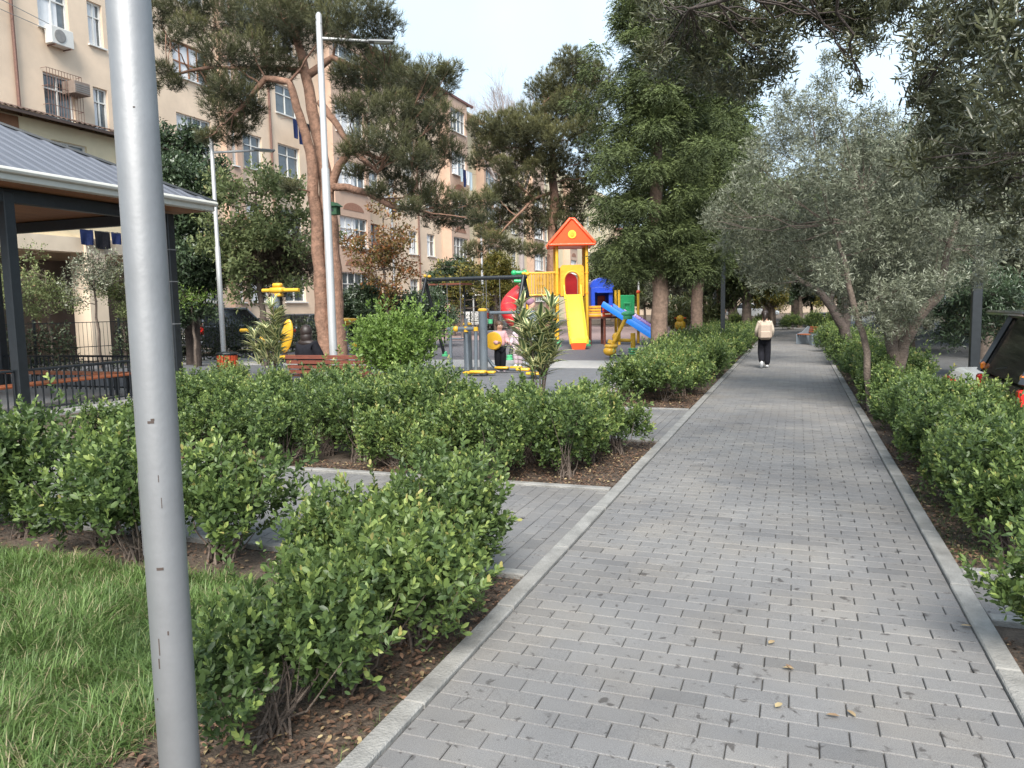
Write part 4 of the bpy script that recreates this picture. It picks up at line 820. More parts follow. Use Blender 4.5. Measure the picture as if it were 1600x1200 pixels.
for i in range(4):
    b = MB(); b.m = Matrix.Rotation(i*PI/2, 4, 'Z'); b.box((hx, 0, 3.57), (.05, 7.55, .15), bev=.008); b.tube([(hx+.06, -3.78, 3.63), (hx+.06, 3.78, 3.63)], .045, 8); b.box((hx-.16, 0, 3.495), (.28, 7.2, .012)); b.build('fascia', M['fascia'], gz)
apex = (0, 0, 3.66+1.88)
for i in range(4):
    b = MB(); b.m = Matrix.Rotation(i*PI/2, 4, 'Z'); n = 30; e = 3.78
    V = []; Fs = []
    # ribbed sheet: profile across y, running from the eave up to the ridge
    ys = []; 
    for k in range(n+1):
        y0 = -e+2*e*k/n
        ys += [(y0, 0), (y0+.03, .022), (y0+.07, .022), (y0+.10, 0)]
    ys = [(max(-e, min(e, y)), h) for y, h in ys]
    for y, h in ys:
        t = 1-abs(y)/e
        V += [(e, y, 3.655+h), (e*(1-t), y, 3.655+h+1.88*t)]
    for k in range(len(ys)-1): Fs.append((2*k, 2*k+2, 2*k+3, 2*k+1))
    b.add(V, Fs); b.build('roof_slope', M['roof_grey'], gz)
b = MB()
for sx, sy in [(1, 1), (1, -1), (-1, 1), (-1, -1)]: b.tube([(sx*3.8, sy*3.8, 3.67), (0, 0, 3.67+1.89)], .035, 6)
b.build('ridge_cap', M['black'], gz)
def railing(parent, p0, p1, h=.72):
    p0 = Vector(p0); p1 = Vector(p1); b = MB(); L = (p1-p0).length
    b.tube([p0+Vector((0, 0, h)), p1+Vector((0, 0, h))], .022, 6); b.tube([p0+Vector((0, 0, .1)), p1+Vector((0, 0, .1))], .016, 6)
    n = int(L/.13)
    for i in range(n+1):
        q = p0.lerp(p1, i/n); b.box((q.x, q.y, h/2), (.018, .018, h))
    b.build('railing', M['black'], parent)
for (a, c) in [((3.17, 3.1, 0), (3.17, .1, 0)), ((3.17, -.1, 0), (3.17, -3.1, 0)), ((3.1, 3.17, 0), (.1, 3.17, 0)), ((-.1, 3.17, 0), (-3.1, 3.17, 0)), ((-3.17, 3.1, 0), (-3.17, -3.1, 0))]: railing(gz, a, c)
b = MB()
for z in (1.35, 2.15, 2.75): b.box((3.17, 3.17, z), (.18, .18, .02))
b.build('post_band', M['galv'], gz)
def slat_bench(name, label, x, y, rz, L=2.6, back=True, wood='orange_wood', arm=False, backless_h=.45):
    root = empty(name, (x, y, 0), label, 'bench', None, rz)
    b = MB()
    for k in range(4): b.box((0, -.18+k*.12, .44), (L, .095, .035), bev=.006)
    b.build('seat', M[wood], root)
    if back:
        b = MB()
        for k in range(4): b.box((0, .27+.03*k, .54+k*.115), (L, .03, .09), bev=.006)
        b.build('backrest', M[wood], root)
    for sx in (-1, 1):
        b = MB(); X = sx*(L/2-.25); b.box((X, 0, .4), (.06, .5, .05), bev=.005); b.box((X, -.18, .19), (.05, .05, .4), bev=.005); b.box((X, .2, .19), (.05, .05, .4), bev=.005)
        if back: b.tube([(X, .22, .4), (X, .36, .92)], .022, 6)
        b.build('leg', M['black'], root)
    return root
slat_bench('bench', 'orange slatted bench inside the gazebo along its far railing', -14.4, 10.8, 0, 5.4, False)
slat_bench('bench', 'orange slatted bench inside the gazebo along its near side railing', -11.75, 8.3, PI/2, 5.4, False)
slat_bench('bench', 'dark red slatted park bench seen from behind with a person in black seated on it', -7.95, 12.05, PI, 1.75, True, 'brown_wood').scale = (1, 1, .80)

# litter bins
def bin_(x, y, label, s=1):
    root = empty('litter_bin', (x, y, 0), label, 'litter bin'); b = MB(); n = 18
    for k in range(n): a = 6.283*k/n; b.box((math.cos(a)*.2*s, math.sin(a)*.2*s, .36*s), (.02, .058*s, .58*s), a, bev=.004)
    b.build('slats', M['orange'] if False else mat('orange_red_wood', (.42, .06, .02), .5, 0, .2, 12), root)
    b = MB(); b.lathe([(.17*s, .05), (.18*s, .6*s), (.17*s, .6*s), (.16*s, .1)], 16); b.build('liner', M['black'], root)
    b = MB(); b.lathe([(.225*s, .66*s), (.235*s, .68*s), (.225*s, .70*s), (.12*s, .72*s), (.02, .72*s)], 20); b.build('lid', M['black'], root)
p = atY(357, 590, 13.0); bin_(p[0], 13.0, 'round litter bin with orange-red wooden slats beside the gazebo')
# concrete-sided bench at the far right of the path
root = empty('concrete_bench', (.48, 29.0, 0), 'slatted bench with grey concrete sides at the right of the path far along', 'bench', None, math.radians(-60)); root.scale = (.5, .72, .72)
for sx, w_ in ((1, .34), (-1, .06)):
    b = MB(); b.prism([(-.42, 0), (.42, 0), (.42, .82), (.2, .9), (-.1, .62), (-.42, .5)], sx*.85-w_/2+(.18 if sx > 0 else 0), sx*.85+w_/2+(.18 if sx > 0 else 0), 'x'); b.build('side_panel', M['steel_grey'], root, bevel=.02)
b = MB()
for k in range(4): b.box((0, -.34+k*.13, .50), (1.6, .09, .04), bev=.006)
b.build('seat', M['orange_wood'], root)
b = MB()
for k in range(3): b.box((0, .25+k*.03, .62+k*.11), (1.6, .03, .08), bev=.005)
b.build('backrest', M['orange_wood'], root)

# ------------------------------------------------------------------ apartment blocks
def wall_holes(parent, name, X, y0, y1, z0, z1, holes, mat, th=.3, depth=.18):
    """facade sheet facing +X at X with real openings and reveals"""
    ys = sorted({y0, y1, *[h[0] for h in holes], *[h[1] for h in holes]}); zs = sorted({z0, z1, *[h[2] for h in holes], *[h[3] for h in holes]})
    ys = [v for v in ys if y0 <= v <= y1]; zs = [v for v in zs if z0 <= v <= z1]
    b = MB()
    for i in range(len(ys)-1):
        for j in range(len(zs)-1):
            cy, cz = (ys[i]+ys[i+1])/2, (zs[j]+zs[j+1])/2
            if any(h[0] < cy < h[1] and h[2] < cz < h[3] for h in holes): continue
            b.add([(X, ys[i], zs[j]), (X, ys[i+1], zs[j]), (X, ys[i+1], zs[j+1]), (X, ys[i], zs[j+1])], [(0, 1, 2, 3)])
    for (a, c, d, e) in holes:
        q = X-depth
        b.add([(X, a, d), (X, c, d), (q, c, d), (q, a, d)], [(0, 1, 2, 3)]); b.add([(X, a, e), (X, c, e), (q, c, e), (q, a, e)], [(0, 1, 2, 3)])
        b.add([(X, a, d), (X, a, e), (q, a, e), (q, a, d)], [(0, 1, 2, 3)]); b.add([(X, c, d), (X, c, e), (q, c, e), (q, c, d)], [(0, 1, 2, 3)])
    # side returns and back keep it a solid block
    b.box((X-.2-6, y0+.01, (z0+z1)/2), (12, .02, z1-z0)); b.box((X-.2-6, y1-.01, (z0+z1)/2), (12, .02, z1-z0))
    b.box((X-.45-5.8, (y0+y1)/2, (z0+z1)/2), (11.6, y1-y0-.1, z1-z0-.02))
    o = b.build(name, mat, parent); return o
def window(parent, X, h, fm='wframe', cols=2, transom=.68, curtain=True):
    a, c, d, e = h; q = X-.13; b = MB(); t = .06
    b.box((q, (a+c)/2, d+t/2), (.07, c-a, t)); b.box((q, (a+c)/2, e-t/2), (.07, c-a, t)); b.box((q, a+t/2, (d+e)/2), (.07, t, e-d-2*t)); b.box((q, c-t/2, (d+e)/2), (.07, t, e-d-2*t))
    for k in range(1, cols): b.box((q, a+(c-a)*k/cols, (d+e)/2), (.06, .045, e-d-2*t))
    zt = d+(e-d)*transom; 
    for k in range(cols): b.box((q, a+(c-a)*(k+.5)/cols, zt), (.055, (c-a)/cols-.055, .045))
    f = b.build('window', M[fm], parent)
    b = MB(); b.box((q-.03, (a+c)/2, (d+e)/2), (.012, c-a-.04, e-d-.04)); b.build('pane', M['glass'], f)
    if curtain:
        b = MB(); n = 10; w_ = (c-a)*random.uniform(.3, .8); s = a+.05
        V = [];
        for k in range(n+1):
            y = s+w_*k/n; V += [(q-.022+.004*(k % 2), y, d+.05), (q-.022+.004*(k % 2), y, e-.05)]
        b.add(V, [(2*k, 2*k+1, 2*k+3, 2*k+2) for k in range(n)]); b.build('curtain', M['whitecloth'], f)
    b = MB(); b.box((X+.03, (a+c)/2, d-.035), (.14, c-a+.12, .05)); b.build('sill', M['wframe'], f)
FX = -23.6
apt = empty('apartment_building', (FX, 20, 0), 'long peach five-storey apartment building with brick-pink balcony bays behind the trees on the left', 'building')
apt.location = (0, 0, 0)
def cols_of(list_): return list_
H1 = []
for (a, c) in [(13.2, 14.3), (16.2, 17.3), (19.2, 20.35), (21.13, 21.75)]:
    for d, e in [(8.12, 9.65), (11.1, 12.6), (14.1, 15.6)]: H1.append((a, c, d, e))
for (a, c) in [(25.04, 27.0), (29.0, 30.3), (31.5, 33.2), (39.8, 41.0), (42.2, 43.0), (44.6, 45.8), (47.2, 48.4)]:
    for d, e in [(2.0, 3.5), (5.1, 6.6), (8.12, 9.65), (11.1, 12.5), (14.1, 15.6)]: H1.append((a, c, d, e))
holes1 = [h for h in H1 if not (35 < h[0] < 39)]
wall_holes(apt, 'wall', FX, 8, 53.3, 0, 16.4, holes1, M['peach'])
random.seed(3)
for h in holes1:
    brown = (abs(h[0]-25.04) < .1 and h[2] > 11 and h[2] < 12)
    window(apt, FX, h, 'bframe' if brown or random.random() < .12 else 'wframe', 4 if h[1]-h[0] > 1.8 else 2, .68 if not brown else .45, random.random() < .6)
def bay(parent, y0, y1, ztop, X=FX, out=.7, wm='pink_wall'):
    holes = []
    for z in (2.0, 5.0, 8.0, 11.0, 14.0):
        if z+1.7 < ztop: holes.append((y0+.35, y1-.35, z, z+1.6))
    wall = wall_b = MB()
    Xo = X+out
    ys = [y0, y0+.35, y1-.35, y1]; zs = sorted({0, ztop, *[h[2] for h in holes], *[h[3] for h in holes]})
    for i in range(3):
        for j in range(len(zs)-1):
            cz = (zs[j]+zs[j+1])/2
            if i == 1 and any(h[2] < cz < h[3] for h in holes): continue
            wall.box((Xo-.1, (ys[i]+ys[i+1])/2, (zs[j]+zs[j+1])/2), (.2, ys[i+1]-ys[i], zs[j+1]-zs[j]))
    for y in (y0+.06, y1-.06): wall.box((X+out/2-.1, y, ztop/2), (out-.2, .12, ztop))
    for z in (3.9, 6.9, 9.9, 12.9): wall.box((X+out/2-.1, (y0+y1)/2, z), (out-.2, y1-y0-.24, .14))
    o = wall.build('bay_wall', M[wm], parent)
    for h in holes: window(parent, Xo, h, 'wframe', 4, .6, random.random() < .5)
    b = MB()
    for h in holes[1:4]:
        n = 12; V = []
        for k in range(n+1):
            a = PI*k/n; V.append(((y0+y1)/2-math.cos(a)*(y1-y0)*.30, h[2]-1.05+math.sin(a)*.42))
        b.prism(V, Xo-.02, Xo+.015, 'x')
    b.build('arch_shade_plate', mat('arch_shadowed_brick', (.30, .15, .10), .9), parent)  # flat plates, not sunk in; recess shade is put into the dark colour
bay(apt, 35.2, 38.7, 16.4); bay(apt, 49.7, 52.9, 16.4); bay(apt, 27.6, 28.6, 16.4, out=.25)
b = MB()  # low hip roof with an overhanging eave
b.add([(FX+.75, 7.4, 16.42), (FX+.75, 54.0, 16.42), (FX-12.6, 54.0, 16.42), (FX-12.6, 7.4, 16.42), (FX-5.5, 12, 18.6), (FX-5.5, 49.5, 18.6)], [(0, 1, 5, 4), (1, 2, 5), (2, 3, 4, 5), (3, 0, 4), (0, 3, 2, 1)])
b.box((FX+.72, 30.7, 16.36), (.12, 46.6, .16)); b.build('roof', M['roof_red'], apt)
b = MB(); 
for y in (18.2, 30.9, 45.9): b.tube([(FX+.09, y, .2), (FX+.09, y, 16.2)], .055, 6)
b.build('downpipe', M['rust'], apt)
# first-floor extension on pillars with a sheet awning
ext = []
eh = [(18.3, 19.6, 5.7, 7.15), (14.5, 15.8, 5.7, 7.15), (22.2, 22.9, 5.7, 7.0)]
EX = -22.35
ys_ = sorted({11, 23.15, *[v for h in eh for v in h[:2]]}); zs_ = sorted({4.1, 7.65, *[v for h in eh for v in h[2:]]})
b = MB()
for i in range(len(ys_)-1):
    for j in range(len(zs_)-1):
        cy, cz = (ys_[i]+ys_[i+1])/2, (zs_[j]+zs_[j+1])/2
        if any(h[0] < cy < h[1] and h[2] < cz < h[3] for h in eh): continue
        b.box((EX-.1, cy, cz), (.2, ys_[i+1]-ys_[i], zs_[j+1]-zs_[j]))
b.box((EX-.63, 23.05, 5.9), (.84, .2, 3.5)); b.box((EX-.63, 17, 4.2), (.84, 11.8, .2))
b.build('extension_wall', M['yellow_wall'], apt)
for h in eh: window(apt, EX, h, 'wframe', 2, .8, False)
b = MB(); b.box((EX+.02, 14.2, 7.25), (.05, 6, .7)); b.build('brown_panel', mat('brown_boards', (.26, .12, .06), .7, 0, .2, 5), apt)
b = MB()
n = 70
V = []
for k in range(n*2+1):
    y = 10.6+(24.0-10.6)*k/(2*n); hh = .045*(k % 2)
    V += [(EX+.55, y, 7.72+hh), (FX+.02, y, 8.25+hh)]
b.add(V, [(2*k, 2*k+2, 2*k+3, 2*k+1) for k in range(n*2)]); b.box((EX+.5, 17.3, 7.66), (.06, 13.3, .09)); b.build('awning', M['awning'], apt)
for y in (12.0, 15.6, 19.4, 22.9):
    b = MB(); b.box((EX-.1, y, 2.05), (.75, .75, 4.1), bev=.02); b.build('pillar', M['peach2'], apt)
b = MB(); b.box((EX-.1, 17.2, 3.85), (.6, 11.6, .48)); b.build('lintel', M['peach2'], apt)
b = MB(); b.box((FX+.06, 17.0, 1.7), (.04, 11, 3.4)); b.build('shop_front', mat('dark_shop_front', (.10, .07, .055), .5, 0, .3, 1.5), apt)
# further yellow block
ap2 = empty('apartment_building', (0, 0, 0), 'farther pale yellow apartment building with pink bays seen between the two pines', 'building')
H2 = []
for (a, c) in [(54.6, 55.8), (62.2, 63.4), (65.4, 66.6), (75, 76.2), (78.5, 79.7), (86, 87.2), (92, 93.2), (98, 99.2)]:
    for d, e in [(2.0, 3.5), (5.1, 6.6), (8.12, 9.65), (11.1, 12.5), (13.9, 15.3)]: H2.append((a, c, d, e))
wall_holes(ap2, 'wall', FX-.6, 53.35, 108, 0, 15.9, H2, M['yellow_wall'])
for h in H2: window(ap2, FX-.6, h, 'wframe', 2, .68, random.random() < .5)
bay(ap2, 57.5, 61.0, 14.5, FX-.6); bay(ap2, 69.5, 73.0, 15.0, FX-.6); bay(ap2, 82, 85, 15, FX-.6)
b = MB(); b.box((FX-6.3, 55.6, 16.05), (13.2, 4.4, .14)); b.box((FX-6.8, 83, 15.98), (12.4, 50, .12)); b.build('roof', M['yellow_wall'], ap2)
ap3 = empty('apartment_building', (0, 0, 0), 'distant beige building glimpsed between trunks beyond the end of the park', 'building')
b = MB(); b.box((-18, 112, 6), (60, 10, 12)); b.build('wall', mat('dull_beige_plaster', (.34, .27, .21), .9, 0, .15, .5), ap3)
for i in range(14):
    for j in range(3):
        b = MB(); b.box((-44+i*4, 106.95, 2.6+j*3.2), (1.6, .12, 1.5)); b.build('window', M['glass'], ap3)
b = MB(); b.box((-18, 112, 12.1), (61, 11, .2)); b.build('roof', M['roof_red'], ap3)
# air conditioners
def ac(Y, z, X, label, w_=.85, h_=.58):
    r = empty('air_conditioner', (X, Y, z), label, 'air conditioner'); b = MB(); b.box((.22, 0, h_/2), (.32, w_, h_), bev=.02); b.build('casing', M['acwhite'], r)
    b = MB(); b.lathe([(.21, 0), (.21, .015), (.17, .02), (.03, .02)], 18); o = b.build('fan_grille', M['acgrille'], r); o.rotation_euler = (0, PI/2, 0); o.location = (.382, -.1, h_/2)
    for q_ in (-.3, .3):
        b = MB(); b.box((.2, q_, -.02), (.4, .03, .03)); b.build('bracket', M['rust'], r)
ac(19.75, 10.55, FX, 'white air conditioner under the top left window of the peach building')
ac(21.3, 6.45, EX, 'white air conditioner on the yellow wall beside the near lamp post', .9, .75)
ac(31.2, 7.3, FX, 'air conditioner between windows behind the pale green tree'); ac(44.1, 9.9, FX, 'air conditioner high on the wall right of the pine trunks')
# window cage with old window unit
r = empty('window_cage', (FX, 19.78, 8.0), 'rusty iron cage of bars round the second-floor window', 'window cage')
b = MB()
for k in range(13): b.tube([(.28, -.66+k*.11, 0), (.28, -.66+k*.11, 1.72)], .009, 4)
for z in (0, .55, 1.15, 1.72):
    b.tube([(.02, -.66, z), (.28, -.66, z), (.28, .66, z), (.02, .66, z)], .011, 4)
b.build('bars', M['rust'], r)
r2 = empty('air_conditioner', (FX, 19.95, 9.05), 'old brown window air conditioner inside the iron cage', 'air conditioner')
b = MB(); b.box((.28, .25, .22), (.6, .62, .42), bev=.015); b.build('casing', mat('old_brown_casing', (.22, .17, .14), .7), r2)
b = MB()
for z in (.1, .17, .24, .31): b.box((.585, .25, z), (.012, .54, .03))
b.build('louvre', M['acgrille'], r2)
# laundry lines
def laundry(X, Y0, Y1, z, items, label):
    r = empty('laundry_line', (X, Y0, z), label, 'laundry'); b = MB(); b.tube([(0, 0, 0), (0, (Y1-Y0)/2, -.03), (0, Y1-Y0, 0)], .006, 4); b.build('line', M['acgrille'], r); y = .15
    for q_ in (0, Y1-Y0):
        b = MB(); b.tube([(-.6, q_, 0), (.02, q_, 0)], .012, 5); b.build('bracket', M['rust'], r)
    for w_, h_, m in items:
        b = MB(); V = []; n = 6
        for i in range(n+1):
            for j in range(5): V.append((math.sin(i*1.3+j*.5)*.03*(j/4), y+w_*i/n, -h_*j/4+random.uniform(-.01, .01)))
        b.add(V, [(i*5+j, i*5+j+1, i*5+5+j+1, i*5+5+j) for i in range(n) for j in range(4)]); o = b.build('cloth', M[m], r); y += w_+.06
        s_ = o.modifiers.new('thick', 'SOLIDIFY'); s_.thickness = .01
laundry(FX+.9, 31.4, 34.4, 10.7, [(.35, .9, 'navycloth'), (.5, 1.1, 'navycloth'), (.4, .5, 'blackcloth'), (.5, .55, 'navycloth')], 'dark blue washing hanging behind the left stem of the pine')
laundry(FX+1.3, 50.0, 53.0, 11.3, [(.4, .9, 'paleblue'), (.5, 1.2, 'navycloth'), (.5, 1.0, 'whitecloth'), (.5, 1.3, 'paleblue')], 'blue and white washing on the brick-pink bay between the pines')
laundry(FX+.9, 39.9, 43.0, 8.2, [(.4, .8, 'whitecloth'), (.4, 1.0, 'paleblue'), (.5, .9, 'navycloth'), (.4, .7, 'whitecloth')], 'blue and white washing under the low bough of the pine')
laundry(FX+.6, 58, 61.0, 10.4, [(.5, .9, 'whitecloth'), (.5, .7, 'whitecloth'), (.5, .8, 'paleblue')], 'white washing on the farther yellow building')
laundry(EX+.4, 18.6, 21.6, 4.35, [(.5, .5, 'navycloth'), (.6, .6, 'blackcloth'), (.4, .4, 'navycloth')], 'black washing hanging above the arcade behind the gazebo')
for i, (z0, z1, y0) in enumerate([(11.9, 11.2, 14), (11.3, 11.0, 15)]):
    b = MB(); b.tube([(FX+.4, y0-8, z0+1.2), (FX+.35, y0, z0-.1), (FX+.12, 19.6, z1)], .012, 4); o = b.build('cable', M['acgrille']); tag(o, ['upper black cable strung across the top left of the peach facade', 'lower black cable strung across the top left of the peach facade'][i], 'cable')
# birdhouse on the pine
bp_ = atY(523, 329, 13.85); r = empty('birdhouse', bp_, 'small dark green birdhouse hanging on the pine trunk beside the lamp post', 'birdhouse')
b = MB(); b.box((0, 0, 0), (.18, .16, .18), bev=.005); b.build('box', M['dgreen'], r); b = MB(); b.prism([(-.13, .08), (.13, .08), (0, .17)], -.13, .13, 'y'); b.build('roof', M['dgreen'], r)
b = MB(); b.lathe([(.025, 0), (.025, .006)], 12); o = b.build('entrance_hole', M['black'], r); o.rotation_euler = (PI/2, 0, 0); o.location = (0, -.08, 0)

# ivy fence along the left road
def ivy_fence(name, label, p0, p1, h, lm, dens=900, cat='fence'):
    L = math.hypot(p1[0]-p0[0], p1[1]-p0[1]); a = math.atan2(p1[1]-p0[1], p1[0]-p0[0]); r = empty(name, (p0[0], p0[1], 0), label, cat, None, a)
    b = MB()
    for k in range(int(L/2.4)+1): b.box((k*2.4, 0, h/2+.05), (.05, .05, h+.1))
    for z in (.15, h*.5, h): b.box((L/2, 0, z), (L, .02, .02))
    for k in range(int(L/.12)): b.box((k*.12, 0, h/2), (.008, .008, h))
    b.build('mesh_panel', M['black'], r)
    n = int(L*h*dens*.8); P = np.stack([rng.uniform(0, L, n), rng.normal(0, .09, n), rng.uniform(0, 1, n)**.9*h*(.93+.12*np.sin(rng.uniform(0, 6, n)))], 1)
    P = P[(np.sin(P[:, 0]*1.7)+np.sin(P[:, 0]*.6+1)+P[:, 2]*-.3) > -1.7]; n = len(P)
    d = nrm(rvec(n)+np.array([0, 0, .2])); leafobj('ivy', [leaves(P, d, rng.uniform(.06, .12, n), rng.uniform(0, 1, n), T_DIA)], lm, r)
ivy_fence('ivy_fence', 'ivy-covered fence between the gazebo and the road on the left', (-19.2, 9.5), (-17.6, 21.5), 1.35, L_vine, 900)
ivy_fence('ivy_fence', 'ivy-covered fence in front of the parked cars behind the left exercise machine', (-17.6, 21.6), (-18.4, 33), 1.3, L_vine, 900)
ivy_fence('metal_fence', 'black metal fence with sparse creeper along the road behind the swing', (-18.6, 33.5), (-19, 60), 1.3, L_vine, 120)
ivy_fence('metal_fence', 'black metal fence with yellowing creeper beyond the parked cars on the right', (7.6, 18), (6.4, 40), 1.5, L_yel, 500)

# ------------------------------------------------------------------ cars
def car(label, x, y, z, rz, kind, paint, group=None, name='parked_car'):
    r = empty(name, (x, y, z), label, 'car', group, rz)
    W = {'suv': .92, 'sedan': .86, 'van': .98}[kind]
    def arch(yc, R=.37, zb=.28): return [(yc+R*math.cos(a), zb+R*math.sin(a)) for a in [PI*k/8 for k in range(8, -1, -1)]]
    if kind == 'suv':
        prof = [(0.02, .38), (.45, .30)]+arch(.92)+[(1.4, .26), (3.1, .26)]+arch(3.62)+[(4.2, .30), (4.45, .38), (4.5, .62), (4.40, .84), (3.45, 1.02), (2.9, 1.06), (.10, 1.08), (.02, .98), (0.0, .60)]
        cab = [(.03, 1.07), (3.25, 1.04), (2.55, 1.66), (.30, 1.70)]
        wy = (.92, 3.62)
    elif kind == 'sedan':
        prof = [(0.02, .36), (.4, .26)]+arch(.95, .34)+[(1.4, .22), (3.1, .22)]+arch(3.6, .34)+[(4.15, .26), (4.4, .36), (4.42, .58), (4.3, .72), (3.35, .86), (2.9, .92), (1.1, .95), (.12, .93), (.02, .80), (-.02, .55)]
        cab = [(.75, .93), (3.25, .88), (2.5, 1.36), (1.35, 1.38)]
        wy = (.95, 3.6)
    else:
        prof = [(0.02, .40), (.5, .34)]+arch(1.0)+[(1.5, .30), (3.7, .30)]+arch(4.2)+[(4.8, .36), (5.0, .5), (5.0, .9), (4.9, 1.05), (4.3, 1.25), (.03, 1.30), (0, .6)]
        cab = [(.03, 1.29), (4.35, 1.24), (3.8, 2.25), (.10, 2.35)]
        wy = (1.0, 4.2)
    b = MB(); b.prism(prof, -W, W, 'x'); b.build('body', M[paint], r, bevel=.05)
    def frus(cab, w0, w1, ins=0):
        (a0, z0), (a1, z1), (a2, z2), (a3, z3) = cab
        return [(-w0, a0, z0), (w0, a0, z0), (w0, a1, z1), (-w0, a1, z1), (-w1, a3, z3), (w1, a3, z3), (w1, a2, z2), (-w1, a2, z2)]
    FF = [(0, 1, 5, 4), (1, 2, 6, 5), (2, 3, 7, 6), (3, 0, 4, 7), (4, 5, 6, 7)]
    w0, w1 = W-.05, W-.2 if kind != 'van' else W-.1
    b = MB(); V = frus(cab, w0, w1); b.add(V, FF); b.build('glasshouse', M['carglass'], r)
    b = MB(); V = [Vector(v) for v in V]
    for i, j in ((0, 4), (1, 5), (2, 6), (3, 7)): b.tube([V[i], V[i].lerp(V[j], .5), V[j]], .05 if kind != 'van' else .08, 6)
    for i, j in ((4, 5), (6, 7), (5, 6), (7, 4)): b.tube([V[i], V[j]], .045, 6)
    for s in (0, 1):
        m0 = V[0+s].lerp(V[3-s], .42); m1 = V[4+s].lerp(V[7-s], .42); b.tube([m0, m1], .035, 5)
    rz_ = (cab[2][1]+cab[3][1])/2; b.box((0, (cab[2][0]+cab[3][0])/2, rz_+.02), (2*w1+.03, cab[2][0]-cab[3][0]+.06, .05), bev=.02)
    b.build('roof', M[paint], r, smooth=True)
    for yy in wy:
        for s in (-1, 1):
            b = MB(); b.lathe([(.18, -.1), (.30, -.1), (.33, -.06), (.33, .06), (.30, .1), (.18, .1)], 20); o = b.build('wheel', M['tyre'], r, smooth=True); o.rotation_euler = (0, PI/2, 0); o.location = (s*(W-.1), yy, .33)
            b = MB(); b.lathe([(.19, -.085), (.19, .085), (.06, .09), (.02, .1)], 14); b.build('rim', M['chrome'], o)
    for s in (-1, 1):
        if kind == 'suv':
            b = MB(); b.box((s*(W-.07), .035, .90), (.13, .09, .27), bev=.02); b.build('tail_lamp', M['redlight'], r)
            b = MB(); b.box((s*(W-.08), .045, 1.13), (.10, .06, .09), bev=.02); b.build('indicator', M['orangelight'], r)
        elif kind == 'sedan':
            b = MB(); b.box((s*(W-.28), .03, .72), (.54, .14, .18), bev=.025); b.build('tail_lamp', M['redlight'], r)
        else:
            b = MB(); b.box((s*(W-.06), .02, 1.0), (.12, .1, .4), bev=.02); b.build('tail_lamp', M['redlight'], r)
        b = MB(); b.box((s*(W+.09), cab[1][0]-.45, cab[1][1]+.08), (.16, .1, .12), bev=.03); b.build('mirror', M[paint], r)
    b = MB(); b.box((0, -.03, .46), (2*W-.08, .16, .2), bev=.05); b.build('bumper', M[paint], r)
    b = MB(); b.box((0, -.035 if kind != 'suv' else -.03, .70), (.52, .02, .12), bev=.004); b.build('number_plate', M['plate'], r)
    if kind == 'suv':
        b = MB(); b.box((0, .20, 1.735), (1.5, .34, .045), bev=.018); b.build('spoiler', M[paint], r)
        b = MB(); b.box((0, -.012, .815), (.9, .03, .045), bev=.01); b.build('chrome_strip', M['chrome'], r)
        b = MB()
        for (dx, dz) in ((-.035, 0), (.035, 0)): b.tube([(dx-.03, -.015, .935), (dx-.02, -.015, .965), (dx+.02, -.015, .965), (dx+.03, -.015, .935), (dx+.02, -.015, .905), (dx-.02, -.015, .905), (dx-.03, -.015, .935)], .008, 5)
        b.build('badge', M['chrome'], r)
        b = MB(); b.tube([(-.3, .06, 1.13), (.28, .10, 1.2)], .012, 5); b.build('wiper', M['black'], r)
        b = MB(); b.box((.55, -.004, .98), (.12, .012, .028)); b.box((-.55, -.004, .98), (.16, .012, .028)); b.build('lettering', M['chrome'], r)
    return r
car('black estate car parked with its tailgate towards the right hedge', 1.95, 9.1, -.35, -PI/2, 'suv', 'carblack')
car('white sedan parked just beyond the black car, its red tail lamp showing over the hedge', 2.0, 11.35, -.35, -PI/2, 'sedan', 'carwhite')
car('dark grey estate car parked behind the ivy fence by the third lamp post', -20.4, 21.3, 0, 0, 'suv', 'carsilver')
car('grey car parked farther along the left road behind the exercise machine', -20.2, 26.4, 0, 0, 'sedan', 'carsilver')
car('white van seen from behind through the swing frame', -19.9, 46.5, 0, 0, 'van', 'carwhite')
p = atY(1140, 490, 75); car('pale blue-grey car beyond the far end of the park', p[0], 75, 0, -PI/2-.3, 'sedan', 'carwhite')

# ------------------------------------------------------------------ playground
def B(name, m, parent, f, smooth=False, bevel=0):
    b = MB(); f(b); return b.build(name, M[m], parent, smooth=smooth, bevel=bevel)
pt = atY(893, 545, 28.4)
pg = empty('play_tower', (pt[0], 28.4, 0), 'yellow play tower with red gabled roof, slides, railed bridge and blue play house', 'play structure', None, math.radians(21))
hw = .56; PZ = 1.98
for sx in (-1, 1):
    for sy in (-1, 1):
        B('post', 'yellow', pg, lambda b: b.tube([(sx*hw, sy*hw, 0), (sx*hw, sy*hw, 3.85)], .06, 14), True)
        B('foot_collar', 'lgreen', pg, lambda b: b.lathe([(.13, 0), (.13, .06), (.10, .07), (.10, .13), (.12, .14), (.12, .20), (.08, .24)], 14, (sx*hw, sy*hw, 0)), True)
        B('clamp', 'amber', pg, lambda b: [b.lathe([(.075, z), (.075, z+.07)], 12, (sx*hw, sy*hw, 0)) for z in (PZ+.0, PZ+.75)])
B('platform', 'brown_wood', pg, lambda b: b.box((0, 0, PZ-.05), (1.06, 1.06, .09), bev=.01))
def roof(b):
    y0, y1 = -.80, .80
    b.prism([(-.80, 3.76), (.80, 3.76), (.86, 3.86), (.08, 4.74), (-.08, 4.74), (-.86, 3.86)], y0, y1, 'y')
B('roof', 'orange', pg, roof, bevel=.03)
